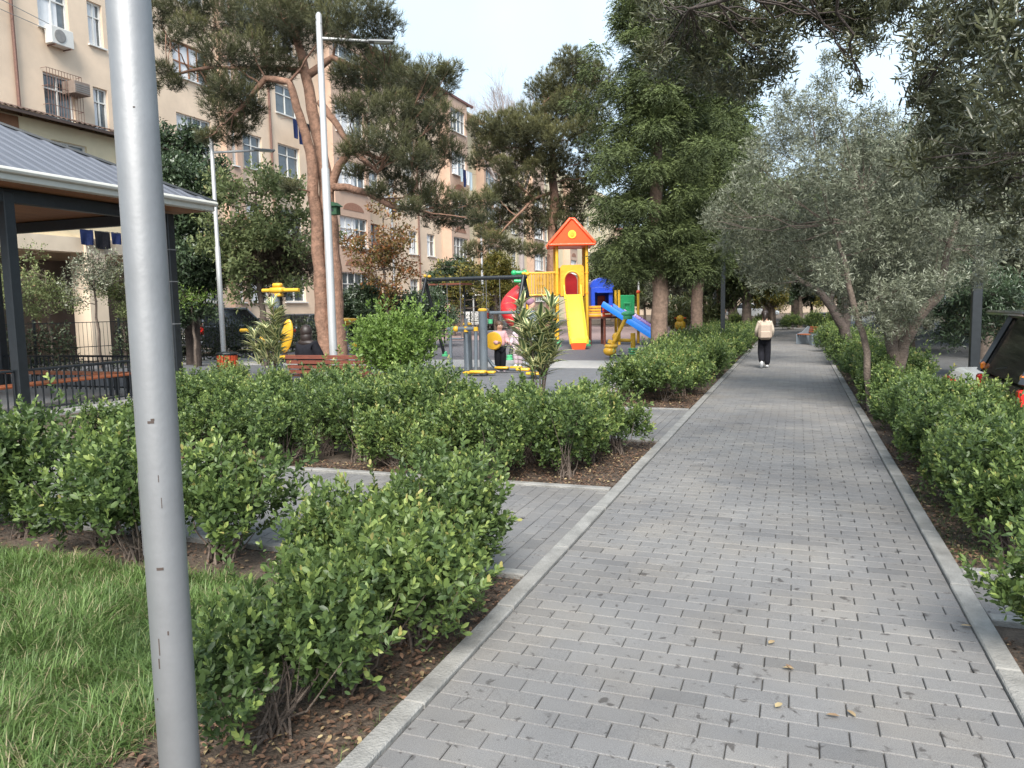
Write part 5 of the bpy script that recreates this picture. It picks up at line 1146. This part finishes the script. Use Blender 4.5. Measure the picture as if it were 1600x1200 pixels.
B('roof_edge', 'orange', pg, lambda b: [b.tube([(-.86, y, 3.84), (-.06, y, 4.74), (.06, y, 4.74), (.86, y, 3.84)], .06, 8) for y in (-.80, .80)]+[b.tube([(-.86, y, 3.80), (.86, y, 3.80)], .055, 8) for y in (-.8, .8)], True)
def disc(b, r_, t=.03, n=20, y=0, z=0, x=0): b.prism([(x+r_*math.cos(6.2832*k/n), z+r_*math.sin(6.2832*k/n)) for k in range(n)], y-t, y, 'y')
B('roof_disc', 'slide_yellow', pg, lambda b: disc(b, .15, .03, 22, -.80, 4.17))
B('disc_centre', 'amber', pg, lambda b: disc(b, .08, .02, 16, -.83, 4.17))
# arched entrance panel (front)
def archpanel(b):
    W_, z0, z1 = .44, PZ-.08, PZ+1.08; n = 12; R = .27; zc = PZ+.50
    outer = [(-W_, z0), (-W_, z1-.08), (-W_+.08, z1), (W_-.08, z1), (W_, z1-.08), (W_, z0)]
    inner = [(R, z0)]+[(R*math.cos(PI*k/n), zc+R*1.1*math.sin(PI*k/n)) for k in range(n+1)]+[(-R, z0)]
    poly = [(-W_, z0), (-W_, z1-.08), (-W_+.08, z1), (0, z1)]+[(0, zc+R*1.1)]+[(R*math.cos(PI*k/n), zc+R*1.1*math.sin(PI*k/n)) for k in range(n//2+1, n+1)]+[(-R, z0)]
    b.prism(poly, -hw-.06, -hw+.02, 'y'); b.prism([(-x, z) for x, z in poly][::-1], -hw-.06, -hw+.02, 'y')
B('arch_panel', 'amber', pg, archpanel)
B('arch_trim', 'yellow', pg, lambda b: b.tube([(-.31, -hw-.07, PZ+.1)]+[(-.31*math.cos(PI*k/12), -hw-.07, PZ+.50+.34*math.sin(PI*k/12)) for k in range(13)]+[(.31, -hw-.07, PZ+.1)], .03, 6), True)
B('brick_marks', 'yellow', pg, lambda b: [b.box((s*.375, -hw-.062, PZ+.1+.15*k), (.08, .012, .02)) for s in (-1, 1) for k in range(6)])
B('red_panel', 'red', pg, lambda b: b.prism([(.30, PZ-.05)]+[(.30*math.cos(PI*k/12), PZ+.5+.32*math.sin(PI*k/12)) for k in range(13)]+[(-.30, PZ-.05)], hw-.04, hw+.02, 'y'))
B('back_panel', 'amber', pg, lambda b: [b.box((s*.42, hw, PZ+.5), (.2, .05, 1.05), bev=.01) for s in (-1, 1)]+[b.box((0, hw, PZ+.95), (.7, .05, .2), bev=.01)])
B('side_bars', 'yellow', pg, lambda b: [b.tube([(hw, -.45+.15*k, PZ), (hw, -.45+.15*k, PZ+.8)], .018, 6) for k in range(7)]+[b.tube([(hw, -.5, PZ+.8), (hw, .5, PZ+.8)], .03, 8)], True)
# slides
def slide(name, m, w_, pts, lipR=.12, rim=None, parent=pg):
    """pts: centre line (x, y, z); U section"""
    P = [Vector(p) for p in pts]; b = MB(); V = []; k = len(P)
    prof = [(-w_/2-.03, lipR), (-w_/2, lipR+.03), (-w_/2+.03, lipR), (-w_/2+.05, .03), (-w_/2+.10, 0), (w_/2-.10, 0), (w_/2-.05, .03), (w_/2-.03, lipR), (w_/2, lipR+.03), (w_/2+.03, lipR), (w_/2+.02, -.03), (-w_/2-.02, -.03)]
    for i, p in enumerate(P):
        t = (P[min(i+1, k-1)]-P[max(i-1, 0)]).normalized(); s = t.cross(Vector((0, 0, 1))).normalized()*-1; u = s.cross(t).normalized()
        if u.z < 0: u = -u
        for a, c in prof: V.append(tuple(p+s*a+u*c))
    n = len(prof); Fs = [(i*n+j, i*n+(j+1) % n, (i+1)*n+(j+1) % n, (i+1)*n+j) for i in range(k-1) for j in range(n)]+[tuple(range(n)), tuple((k-1)*n+j for j in range(n))]
    b.add(V, Fs); return b.build(name, M[m], parent, smooth=True)
sp = []
for k in range(15):
    t = k/14; z = PZ-.02-(PZ-.36)*min(1, t*1.13)**1.0 if t < .86 else None
    y = -hw-.05-2.25*t
    z = PZ-.03-1.62*(t/.84) if t < .84 else (.33-.10*(t-.84)/.16)
    sp.append((.02, y, z))
slide('slide', 'slide_yellow', .62, sp, .16)
B('slide_wing', 'slide_yellow', pg, lambda b: [b.prism([(-hw-.02, PZ), (-hw-.40, PZ-.25), (-hw-.40, PZ+.0), (-hw-.15, PZ+.32), (-hw-.02, PZ+.36)], s*.31-.025, s*.31+.025, 'x') for s in (-1, 1)], bevel=.01)
B('slide_foot', 'orange', pg, lambda b: b.prism([(-.22, .01), (.22, .01), (.28, .24), (-.28, .24)], -hw-2.3, -hw-2.05, 'y'))
# bridge with railing to the left, green barrel, red spiral slide
B('bridge_floor', 'brown_wood', pg, lambda b: b.box((-hw-.55, 0, PZ-.05), (1.1, .95, .08)))
B('bridge_railing', 'yellow', pg, lambda b: [b.tube([(-hw-.05-.105*k, y, PZ-.02), (-hw-.05-.105*k, y, PZ+.82)], .016, 6) for k in range(10) for y in (-.48, .48)]+[b.tube([(-hw, y, z), (-hw-1.08, y, z)], .028, 8) for y in (-.48, .48) for z in (PZ-.02, PZ+.82)], True)
for y in (-.52, .52): B('post', 'yellow', pg, lambda b: b.tube([(-hw-1.12, y, 0), (-hw-1.12, y, PZ+.9)], .055, 12), True)
B('far_post', 'amber', pg, lambda b: b.tube([(-hw-1.3, .55, 0), (-hw-1.3, .55, PZ+.5)], .05, 10), True)
B('climbing_roll', 'green', pg, lambda b: [b.tube([(-hw-1.15, -.52, PZ+z), (-hw-1.62, -.52, PZ+z+.02)], .07, 10) for z in (.82, .66, .50)]+[b.ell((-hw-1.62, -.52, PZ+.82), (.11, .11, .11)), b.ell((-hw-1.2, -.52, PZ+.82), (.10, .10, .12))], True)
def spiral(b):
    pts = []
    for k in range(13):
        t = k/12; a = -.1+t*3.6; pts.append((-hw-1.35-.50*math.sin(a)*.9-.10*t, .25-.45*(1-math.cos(a)), PZ+.15-1.35*t))
    b.tube(pts, [.33]*13, 14)
B('tube_slide', 'red', pg, spiral, True)
# blue house, lower platforms, blue and purple slides
hx0, hy0 = 1.18, .35
B('play_house', 'blue', pg, lambda b: [b.box((hx0-.34, hy0-.42, 1.72), (.16, .08, 1.0), bev=.02), b.box((hx0+.34, hy0-.42, 1.72), (.16, .08, 1.0), bev=.02), b.box((hx0, hy0-.42, 2.12), (.56, .08, .2)), b.prism([(hx0-.46, 2.22)]+[(hx0-.46*math.cos(PI*k/12), 2.22+.36*math.sin(PI*k/12)) for k in range(13)]+[(hx0+.46, 2.22)], hy0-.46, hy0+.42, 'y'),
    b.box((hx0-.40, hy0, 1.72), (.05, .76, 1.0)), b.box((hx0+.40, hy0, 1.85), (.05, .76, .7)), b.box((hx0, hy0+.40, 1.72), (.76, .05, 1.0))], bevel=.015)
B('house_ledge', 'blue', pg, lambda b: b.box((hx0+.1, hy0-.5, 2.02), (.62, .14, .05), bev=.01))
B('house_window', 'orange', pg, lambda b: [b.box((hx0+.08, hy0+.36, 1.72), (.30, .03, .36), bev=.03)])
B('lower_platform', 'brown_wood', pg, lambda b: b.box((hx0+.05, hy0, 1.06), (1.15, .95, .07)))
B('step_panel', 'amber', pg, lambda b: [b.box((hx0-.28, hy0-.47, 1.14+k*.11), (.48, .05, .085), bev=.01) for k in range(4)])
B('step_panel', 'orange', pg, lambda b: [b.box((hx0+.2, hy0-.47, 1.14+k*.11), (.38, .05, .085), bev=.01) for k in range(4)])
for (x_, y_, z_) in [(hx0+.66, hy0-.42, 2.1), (hx0+.66, hy0+.45, 2.1), (hx0+1.55, hy0+.45, 2.0)]:
    B('post', 'yellow', pg, lambda b: b.tube([(x_, y_, 0), (x_, y_, z_)], .055, 12), True)
B('post_cap', 'orange', pg, lambda b: b.ell((hx0+1.55, hy0+.45, 2.02), (.08, .08, .08)), True)
B('dark_leg', 'brown_wood', pg, lambda b: [b.tube([(x_, y_, 0), (x_, y_, 1.03)], .05, 10) for x_, y_ in ((hx0-.45, hy0-.4), (hx0-.45, hy0+.4), (hx0+.1, hy0+.4), (hx0+.1, hy0-.4))], True)
B('green_panel', 'green', pg, lambda b: [b.box((hx0+1.1, hy0+.45, 1.55), (.62, .05, .72), bev=.08)])
B('panel_handle', 'lgreen', pg, lambda b: b.tube([(hx0+.98, hy0+.40, 1.3), (hx0+.98, hy0+.36, 1.6), (hx0+1.22, hy0+.36, 1.6), (hx0+1.22, hy0+.40, 1.3)], .025, 6), True)
slide('slide', 'slide_blue', .70, [(hx0+.08+2.15*t, hy0-.55-1.1*t, (1.44-1.30*t/.85 if t < .85 else .14-.02*(t-.85)/.15)+.08) for t in [k/14 for k in range(15)]], .16)
slide('slide', 'purple', .5, [(hx0+1.0+1.5*t, hy0+.35-.9*t, (1.15-1.02*t/.88 if t < .88 else .13)+.08) for t in [k/12 for k in range(13)]], .13)
# seesaw-like rocker
ps = gnd(968, 560); rk = empty('rocker_toy', (ps[0], ps[1], 0), 'yellow tilted rocker with light green seat and spring foot in front of the blue slide', 'play equipment', None, math.radians(15))
B('frame', 'yellow', rk, lambda b: [b.tube([(-.25, -.05, .30), (.22, 0, 1.22)], .055, 12), b.tube([(-.1, .25, .52), (.42, .25, .50)], .05, 10), b.tube([(.40, .2, 0.05), (.40, .2, .72)], .07, 12), b.ell((-.08, .25, .6), (.12, .1, .14))], True)
B('lower_seat', 'yellow', rk, lambda b: [b.ell((-.28, -.08, .22), (.19, .17, .14)), b.lathe([(.16, .30), (.2, .36), (.16, .42)], 16, (-.24, -.05, 0)), b.tube([(-.24, -.06, .42), (-.20, -.05, .52)], .12, 10)], True)
B('upper_seat', 'lgreen', rk, lambda b: [b.ell((.25, 0, 1.28), (.20, .17, .08)), b.lathe([(.12, 1.12), (.14, 1.18), (.1, 1.24)], 14, (.24, 0, 0))], True)
B('spring', 'lgreen', rk, lambda b: [b.lathe([(.13, .02+.07*k), (.15, .045+.07*k), (.13, .07+.07*k)], 16, (.40, .2, 0)) for k in range(4)], True)
B('foot', 'black', rk, lambda b: [b.tube([(-.26, -.1, 0), (-.26, -.1, .14)], .03, 8), b.box((.1, .0, .08), (.6, .04, .04))])
pr = atY(1063, 515, 33); sr = empty('spring_rider', (pr[0], 33, 0), 'yellow spring rider just right of the spruce trunk', 'play equipment')
B('seat_body', 'yellow', sr, lambda b: [b.box((0, 0, .62), (.42, .5, .40), bev=.1), b.ell((0, -.1, .90), (.16, .16, .15))], True)
B('spring', 'red', sr, lambda b: [b.lathe([(.09, .02+.06*k), (.11, .05+.06*k), (.09, .08+.06*k)], 12) for k in range(6)], True)
B('handle', 'orange', sr, lambda b: b.tube([(-.25, 0, .92), (.25, 0, .92)], .025, 8), True)
# swing
sw = empty('swing_frame', (-9.1, 21.3, 0), 'black swing frame with yellow caps and hanging chains beside the play tower', 'swing')
B('top_beam', 'black', sw, lambda b: b.tube([(-1.75, 0, 2.42), (1.6, .2, 2.42)], .06, 12), True)
for x_, y_, dx in ((-1.65, 0, -.12), (1.5, .2, -.05)):
    for s in (-1, 1): B('leg', 'black', sw, lambda b: b.tube([(x_+dx*s*.4, y_+s*.06, 2.46), (x_+.18*s, y_+s*.85, 0)], .055, 10), True)
B('beam_cap', 'yellow', sw, lambda b: [b.ell((-1.50, -.02, 2.52), (.06, .06, .05)), b.ell((1.5, .2, 2.52), (.06, .06, .05)), b.ell((-1.66, 0, 2.54), (.05, .05, .05)), b.ell((1.62, .2, 2.50), (.07, .07, .06))], True)
B('foot_collar', 'lgreen', sw, lambda b: [b.lathe([(.1, 0), (.1, .06), (.08, .07), (.09, .14), (.06, .16)], 12, (x_+.18*s, y_+s*.85, 0)) for x_, y_ in ((-1.65, 0), (1.5, .2)) for s in (-1, 1)], True)
for xs in (-.75, .55):
    B('chain', 'galv', sw, lambda b: [b.tube([(xs+d, .1, 2.38), (xs+d, .1, .62)], .010, 5) for d in (-.22, .22)])
    B('swing_seat', 'steel_grey', sw, lambda b: [b.box((xs, .1, .6), (.5, .24, .05), bev=.02), b.tube([(xs-.22, .22, .82), (xs+.22, .22, .82)], .02, 6), b.tube([(xs-.22, 0, .82), (xs+.22, 0, .82)], .02, 6)])
pb_ = atY(707, 437, 30); r = empty('info_board', (pb_[0], 30, 0), 'flat brown shelter board behind the left end of the swing beam', 'shelter board')
B('panel', 'brown_wood', r, lambda b: b.box((-.1, 0, 2.55), (1.5, 1.2, .06)))
B('post', 'black', r, lambda b: b.tube([(-.6, .3, 0), (-.6, .3, 2.5)], .04, 8)); B('post', 'black', r, lambda b: b.tube([(.4, .3, 0), (.4, .3, 2.5)], .04, 8))

# exercise machines
def pole(b, x, y, h, r_=.085, z0=0): b.lathe([(r_, z0), (r_, h)], 18, (x, y, 0))
p = gnd(436, 590); p = atY(436, 560, 14.6); e1 = empty('exercise_machine', (p[0], 14.6, 0), 'grey exercise machine with yellow top bar and oval back pad, left of the seated person', 'exercise machine')
B('pole', 'steel_grey', e1, lambda b: pole(b, 0, 0, 1.95), True)
B('top_bar', 'yellow', e1, lambda b: [b.tube([(-.36, 0, 2.03), (.60, .05, 2.02)], .045, 10), b.box((.05, 0, 2.03), (.36, .2, .12), bev=.03), b.box((.06, 0, 2.14), (.22, .16, .1), bev=.03), b.box((.06, 0, 1.92), (.22, .16, .08), bev=.02)], True)
B('label', 'orange', e1, lambda b: b.box((-.07, -.065, 1.72), (.06, .02, .26), bev=.01))
B('back_pad', 'yellow', e1, lambda b: b.ell((.22, .02, .98), (.17, .07, .40), rot=Euler((0, .25, 0))), True)
B('seat', 'yellow', e1, lambda b: b.box((.30, 0, .50), (.46, .34, .08), bev=.03), True)
B('handle', 'steel_grey', e1, lambda b: [b.tube([(-.85, -.05, 1.12), (-.1, 0, 1.14)], .03, 8), b.tube([(-.45, 0, 1.1), (-.45, 0, .8)], .025, 8)], True)
B('grip', 'yellow', e1, lambda b: b.tube([(-1.0, -.05, 1.12), (-.72, -.05, 1.12)], .045, 10), True)
B('grip', 'yellow', e1, lambda b: b.ell((-.45, 0, .78), (.09, .09, .2)), True)
B('base', 'steel_grey', e1, lambda b: b.box((.15, 0, .42), (1.2, .10, .05), bev=.01))
p = atY(538, 560, 15.6); e2 = empty('exercise_machine', (p[0], 15.6, 0), 'grey exercise post with a flat yellow wheel on top right of the pine trunks', 'exercise machine')
B('pole', 'steel_grey', e2, lambda b: pole(b, 0, 0, 1.22, .10), True)
B('wheel', 'yellow', e2, lambda b: [b.lathe([(.05, 1.22), (.22, 1.24), (.34, 1.30), (.34, 1.34), (.1, 1.36)], 20), b.lathe([(.15, 1.18), (.2, 1.22), (.15, 1.26)], 16)], True)
B('label', 'orange', e2, lambda b: b.box((-.085, -.06, .98), (.05, .03, .22), bev=.01))
B('pedal', 'yellow', e2, lambda b: b.ell((.36, 0, .72), (.13, .06, .07)), True)
B('arm', 'steel_grey', e2, lambda b: b.tube([(.08, 0, .7), (.4, 0, .7)], .025, 6), True)
p = atY(748, 590, 15.9); e3 = empty('air_walker', (p[0], 15.9, 0), 'grey air walker frame with yellow caps and pedals in front of the child in pink', 'exercise machine')
B('main_post', 'steel_grey', e3, lambda b: pole(b, .07, .15, 1.47, .095), True)
B('post_cap', 'yellow', e3, lambda b: b.lathe([(.105, 1.46), (.11, 1.49), (.08, 1.52), (.01, 1.53)], 16, (.07, .15, 0)), True)
B('main_post', 'steel_grey', e3, lambda b: pole(b, -.36, .25, 1.15, .095), True)
B('post_cap', 'yellow', e3, lambda b: b.lathe([(.105, 1.15), (.11, 1.18), (.08, 1.20), (.01, 1.21)], 16, (-.36, .25, 0)), True)
B('cross_bar', 'steel_grey', e3, lambda b: b.tube([(-.72, -.05, 1.07), (.0, -.1, 1.07)], .045, 12), True)
B('swing_leg', 'steel_grey', e3, lambda b: b.tube([(.0, -.1, 1.07), (-.02, -.1, .12)], .04, 10), True)
B('swing_leg', 'steel_grey', e3, lambda b: b.tube([(-.66, -.05, 1.07), (-.66, -.05, .12)], .04, 10), True)
B('swing_leg', 'steel_grey', e3, lambda b: b.tube([(-.26, -.05, 1.3), (-.26, .0, .12)], .04, 10), True)
B('bearing', 'yellow', e3, lambda b: b.ell((-.50, -.08, 1.07), (.07, .07, .07)), True)
B('bearing', 'yellow', e3, lambda b: b.lathe([(.055, 1.0), (.055, 1.12)], 12, (-.25, -.07, 0)), True)
B('bearing', 'yellow', e3, lambda b: b.lathe([(.055, 1.02), (.055, 1.11)], 12, (.0, -.1, 0)), True)
B('pedal', 'yellow', e3, lambda b: [b.box((.04, -.12, .10), (.40, .20, .07), bev=.03), b.box((-.2, 0, .07), (.34, .16, .06), bev=.02), b.box((.28, .05, .08), (.22, .16, .06), bev=.02)], True)
p = atY(768, 580, 16.8); e4 = empty('exercise_machine', (p[0], 16.8, 0), 'bent grey stepper frame with yellow pedals at the feet of the child in pink', 'exercise machine')
B('frame', 'steel_grey', e4, lambda b: b.tube([(-.24, 0, 1.22), (-.14, 0, 1.24), (-.14, 0, .4), (.04, 0, .16), (.18, 0, .08), (.8, 0, .08)], .04, 10), True)
B('grip', 'lgreen', e4, lambda b: b.lathe([(.055, 1.16), (.055, 1.26)], 12), True)
B('wheel', 'yellow', e4, lambda b: b.lathe([(.02, -.05), (.20, -.04), (.22, 0), (.20, .04), (.02, .05)], 20, (0, 0, 0)), True).location = (.02, .12, .74)
e4.children[-1].rotation_euler = (PI/2, 0, 0)
B('pedal', 'yellow', e4, lambda b: [b.box((.30, -.1, .12), (.34, .13, .06), bev=.02), b.box((.62, .02, .12), (.30, .13, .06), bev=.02)], True)
p = atY(836, 590, 15.6); e5 = empty('exercise_machine', (p[0], 15.6, 0), 'grey exercise post with a long grey top bar behind the tall oleander', 'exercise machine')
B('pole', 'steel_grey', e5, lambda b: pole(b, 0, 0, 1.42, .10), True)
B('top_bar', 'steel_grey', e5, lambda b: b.tube([(-1.05, .1, 1.42), (0, 0, 1.42), (.1, 0, 1.40)], .035, 10), True)
B('handle', 'steel_grey', e5, lambda b: b.tube([(-.16, -.1, .9), (-.16, -.1, .25), (.2, -.1, .22)], .03, 8), True)
B('pedal', 'yellow', e5, lambda b: [b.box((.1, -.25, .12), (.4, .2, .06), bev=.02), b.box((-.2, -.2, .2), (.3, .16, .06), bev=.02)], True)

# ------------------------------------------------------------------ people
def skin(name, verts, edges, radii, m, parent, sub=2, root=0):
    me = bpy.data.meshes.new(name); me.from_pydata([tuple(map(float, v)) for v in verts], edges, []); o = link(name, me, parent, m)
    md = o.modifiers.new('skin', 'SKIN'); md.use_smooth_shade = True
    for i, r_ in enumerate(radii): 
        sv = me.skin_vertices[0].data[i]; sv.radius = (r_, r_) if not isinstance(r_, tuple) else r_
    me.skin_vertices[0].data[root].use_root = True
    s_ = o.modifiers.new('sub', 'SUBSURF'); s_.levels = sub; s_.render_levels = sub
    return o
def person(label, x, y, rz, h, legs, arms, top, trousers, hair, hairlong=0, z=0, seated=False, shoes='whitecloth', loose=1.0, hips=None, sleeve=.97, hood=None, pants_w=1.0, hs=1.0, name='person'):
    """facing -Y. legs/arms: list of joint lists for left/right in fractions of height"""
    r = empty(name, (x, y, z), label, 'person', None, rz); S = h
    pz = hips or .52
    T = [(0, 0, pz), (0, .005, pz+.08), (0, .01, pz+.20), (0, .015, pz+.285), (0, .01, pz+.325), (0, -.002, pz+.375), (0, -.004, pz+.425), (0, .002, pz+.46)]
    V = [tuple(np.array(v)*S) for v in T]; E = [(i, i+1) for i in range(7)]
    R = [.075, .068, .078, .05, .03, .05*hs, .058*hs, .04*hs]
    R = [a*S for a in R]
    ai = []; li = []
    for s, A in zip((-1, 1), arms):
        prev = 3
        V.append(((s*.085)*S, .012*S, (pz+.275)*S)); R.append(.032*S); E.append((3, len(V)-1)); prev = len(V)-1; ch = [prev]
        for j, q in enumerate(A):
            V.append(tuple(np.array(q)*S)); R.append([.026, .017, .018][j]*S); E.append((prev, len(V)-1)); prev = len(V)-1; ch.append(prev)
        ai.append(ch); d = nrm((np.array(V[prev])-np.array(V[prev-1]))[None])[0]; sd_ = nrm(np.cross(d, np.array([0, 1, .3]))[None])[0]
        for f_ in range(5):
            q0 = np.array(V[prev])+sd_*(f_-2)*.008*S; L_ = [.030, .045, .05, .046, .036][f_]*S; q1 = q0+d*L_*.6+sd_*(f_-2)*.004*S; q2 = q1+d*L_*.4+np.array([0, -.008, -.003])*S
            V += [tuple(q1), tuple(q2)]; R += [.0065*S, .005*S]; E += [(prev, len(V)-2), (len(V)-2, len(V)-1)]
    for s, A in zip((-1, 1), legs):
        prev = 0; ch = [0]
        for j, q in enumerate(A):
            V.append(tuple(np.array(q)*S)); R.append([.058, .036, .022, .022][j]*S); E.append((prev, len(V)-1)); prev = len(V)-1; ch.append(prev)
        li.append(ch)
    # nose and ears grow from the head
    V.append((0, -.056*hs*S, (pz+.405)*S)); R.append(.009*S); E.append((6, len(V)-1))
    body = skin('body', V, E, R, M['skin'], r)
    # top: torso and sleeves
    tv = [V[i] for i in (0, 1, 2, 3)]; tr = [a*S*loose for a in (.088, .086, .092, .058)]; te = [(0, 1), (1, 2), (2, 3)]
    tv[3] = (tv[3][0], tv[3][1], tv[3][2]+.01*S)
    for ch in ai:
        prev = 3
        for k, i in enumerate(ch[:3]):
            v = np.array(V[i]); 
            if k == 2: v = np.array(V[ch[1]])*(1-sleeve)+np.array(V[ch[2]])*sleeve
            tv.append(tuple(v)); tr.append([.048, .040, .034][k]*S*loose); te.append((prev, len(tv)-1)); prev = len(tv)-1
            if k == 2:
                v3 = np.array(V[ch[2]])*.12+np.array(V[ch[3]])*.88 if len(ch) > 3 else v
                tv.append(tuple(v3)); tr.append(.028*S*loose); te.append((prev, len(tv)-1))
    skin('jacket', tv, te, tr, M[top], r, root=0)
    bv = [tuple(np.array(V[0])+[0, 0, .02*S])]; brd = [.088*S]; be = []
    for ch in li:
        prev = 0
        for k, i in enumerate(ch[1:4]):
            bv.append(V[i]); brd.append([.066, .052*pants_w, .040*pants_w][k]*S); be.append((prev, len(bv)-1)); prev = len(bv)-1
    skin('trousers', bv, be, brd, M[trousers], r, root=0)
    for ch in li:
        a = np.array(V[ch[3]]); c = np.array(V[ch[4]]); m_ = (a+c)/2; d = c-a
        b = MB(); ang = math.atan2(d[1], d[0]); pit = math.atan2(-d[2], math.hypot(d[0], d[1]))
        b.ell((m_[0], m_[1], m_[2]-.006*S), (.075*S, .030*S, .028*S), rot=Euler((0, pit*.8, ang))); b.build('shoe', M[shoes], r, smooth=True)
    hc = np.array([0, .008, pz+.435])*S
    b = MB(); b.ell(hc+np.array([0, .008*S, .008*S]), (.062*S*hs, .064*S*hs, .056*S*hs)); 
    if hairlong: b.ell(hc+np.array([0, .030*S, -.045*S]), (.046*S, .040*S, .060*S))
    if hood:
        b.ell(hc+np.array([0, .015*S, -.010*S]), (.072*S*hs, .068*S*hs, .080*S*hs)); b.ell(hc+np.array([0, .018*S, -.075*S]), (.070*S, .062*S, .085*S)); b.ell(hc+np.array([0, .02*S, -.14*S]), (.115*S, .065*S, .045*S))
    b.build('hair' if not hood else 'hood', M[hair], r, smooth=True)
    if hairlong:
        skin('ponytail', [hc+np.array([0, .055, .03])*S, hc+np.array([0, .078, -.02])*S, hc+np.array([.008, .075, -.08])*S, hc+np.array([.012, .07, -.08-hairlong])*S], [(0, 1), (1, 2), (2, 3)], [.034*S, .036*S, .030*S, .012*S], M[hair], r, 1)
    b = MB()
    for s in (-1, 1): b.ell((s*.022*S, -.052*S*hs, (pz+.425)*S), (.008*S, .005*S, .006*S), 8, 6)
    b.build('eye', M['black'], r); b = MB(); b.ell((0, -.052*S*hs, (pz+.385)*S), (.014*S, .005*S, .004*S), 8, 6); b.build('mouth', M['pinkcloth'], r)
    return r
# girl walking away with a backpack (seen from behind)
pw = gnd(1194, 575)
g1 = person('girl walking away along the path in a pale top and wide black trousers, dark ponytail', pw[0], pw[1], PI+.1, 1.33,
            [[(-.045, -.02, .27), (-.045, .0, .045), (-.045, -.075, .015)], [(.05, -.05, .29), (.05, .09, .085), (.05, .05, .02)]] and
            [[(-.05, .0, .50), (-.05, -.015, .27), (-.048, .005, .045), (-.048, -.07, .018)], [(.05, 0, .50), (.052, -.035, .28), (.052, .13, .115), (.052, .10, .045)]],
            [[(-.125, .03, .66), (-.115, -.05, .56), (-.10, -.10, .56)], [(.13, .02, .66), (.13, -.06, .57), (.11, -.10, .58)]], 'cream', 'blackcloth', 'hair', .07, loose=1.1, pants_w=1.25)
bk = empty('backpack', (pw[0], pw[1], 0), 'cream backpack worn by the girl walking on the path', 'backpack', None, PI+.1)
b = MB(); b.box((0, .165, .87), (.30, .15, .40), bev=.06); b.build('bag', M['cream2'], bk, bevel=.02)
b = MB(); b.box((0, .255, .79), (.23, .05, .17), bev=.03); b.build('front_pocket', M['cream2'], bk); b = MB()
for s in (-1, 1): b.tube([(s*.09, .10, 1.07), (s*.10, .0, 1.11), (s*.10, -.085, 1.02), (s*.12, -.06, .80), (s*.13, .09, .72)], .014, 6)
b.build('strap', M['cream'], bk, smooth=True)
b = MB(); b.tube([(-.03, .14, 1.07), (0, .15, 1.11), (.03, .14, 1.07)], .01, 6); b.build('handle', M['cream'], bk)
# child in pink
pk = gnd(782, 580)
person('small child in a pink jacket and black trousers standing at the exercise machine, arms forward', pk[0], pk[1], math.radians(38), 1.24,
       [[(-.055, 0, .44), (-.055, -.01, .25), (-.055, 0, .045), (-.06, -.06, .018)], [(.055, 0, .44), (.055, 0, .25), (.055, .01, .045), (.06, -.055, .018)]],
       [[(-.14, -.02, .60), (-.11, -.14, .56), (-.08, -.18, .57)], [(.14, -.02, .60), (.13, -.14, .55), (.10, -.18, .56)]], 'pinkcloth', 'blackcloth', 'hairb', 0, hips=.47, loose=1.32, pants_w=1.35, hs=1.3, shoes='ppink')
p2 = gnd(803, 574)
person('second small child in pale pink behind the oleander leaves, next to the first', p2[0]+.05, p2[1]+.2, math.radians(-10), 1.15,
       [[(-.055, 0, .44), (-.055, -.01, .25), (-.055, 0, .045), (-.06, -.06, .018)], [(.055, 0, .44), (.055, 0, .25), (.055, .01, .045), (.06, -.055, .018)]],
       [[(-.14, -.02, .60), (-.13, -.10, .52), (-.11, -.13, .50)], [(.14, -.02, .60), (.13, -.10, .52), (.11, -.13, .50)]], 'ppink', 'ppink', 'hairb', 0, hips=.47, loose=1.3, pants_w=1.3, hs=1.25)
p3 = gnd(832, 577)
person('adult in a pale blue shirt, grey trousers and mauve hat standing behind the tall oleander', p3[0], p3[1], math.radians(100), 1.72,
       [[(-.05, 0, .50), (-.055, -.02, .28), (-.05, .01, .045), (-.05, -.06, .018)], [(.05, 0, .50), (.06, .01, .28), (.06, .02, .045), (.06, -.05, .018)]],
       [[(-.13, .0, .66), (-.12, -.09, .57), (-.10, -.14, .57)], [(.13, .0, .66), (.13, -.09, .56), (.11, -.14, .56)]], 'paleblue', 'greygreen', 'mauve', 0, loose=1.15)
p4x = atY(492, 560, 12.15)[0]
person('person in black with a dark hood sitting on the red bench, seen from behind', p4x, 11.95, PI, 1.62,
       [[(-.06, -.10, .285), (-.07, -.28, .29), (-.07, -.28, .05), (-.07, -.34, .02)], [(.06, -.10, .285), (.07, -.28, .29), (.07, -.28, .05), (.07, -.34, .02)]],
       [[(-.15, -.02, .42), (-.08, -.14, .36), (-.03, -.17, .36)], [(.15, -.02, .42), (.08, -.14, .36), (.03, -.17, .36)]], 'blackcloth', 'blackcloth', 'hair', 0, hips=.295, loose=1.35, hood=True, shoes='black')
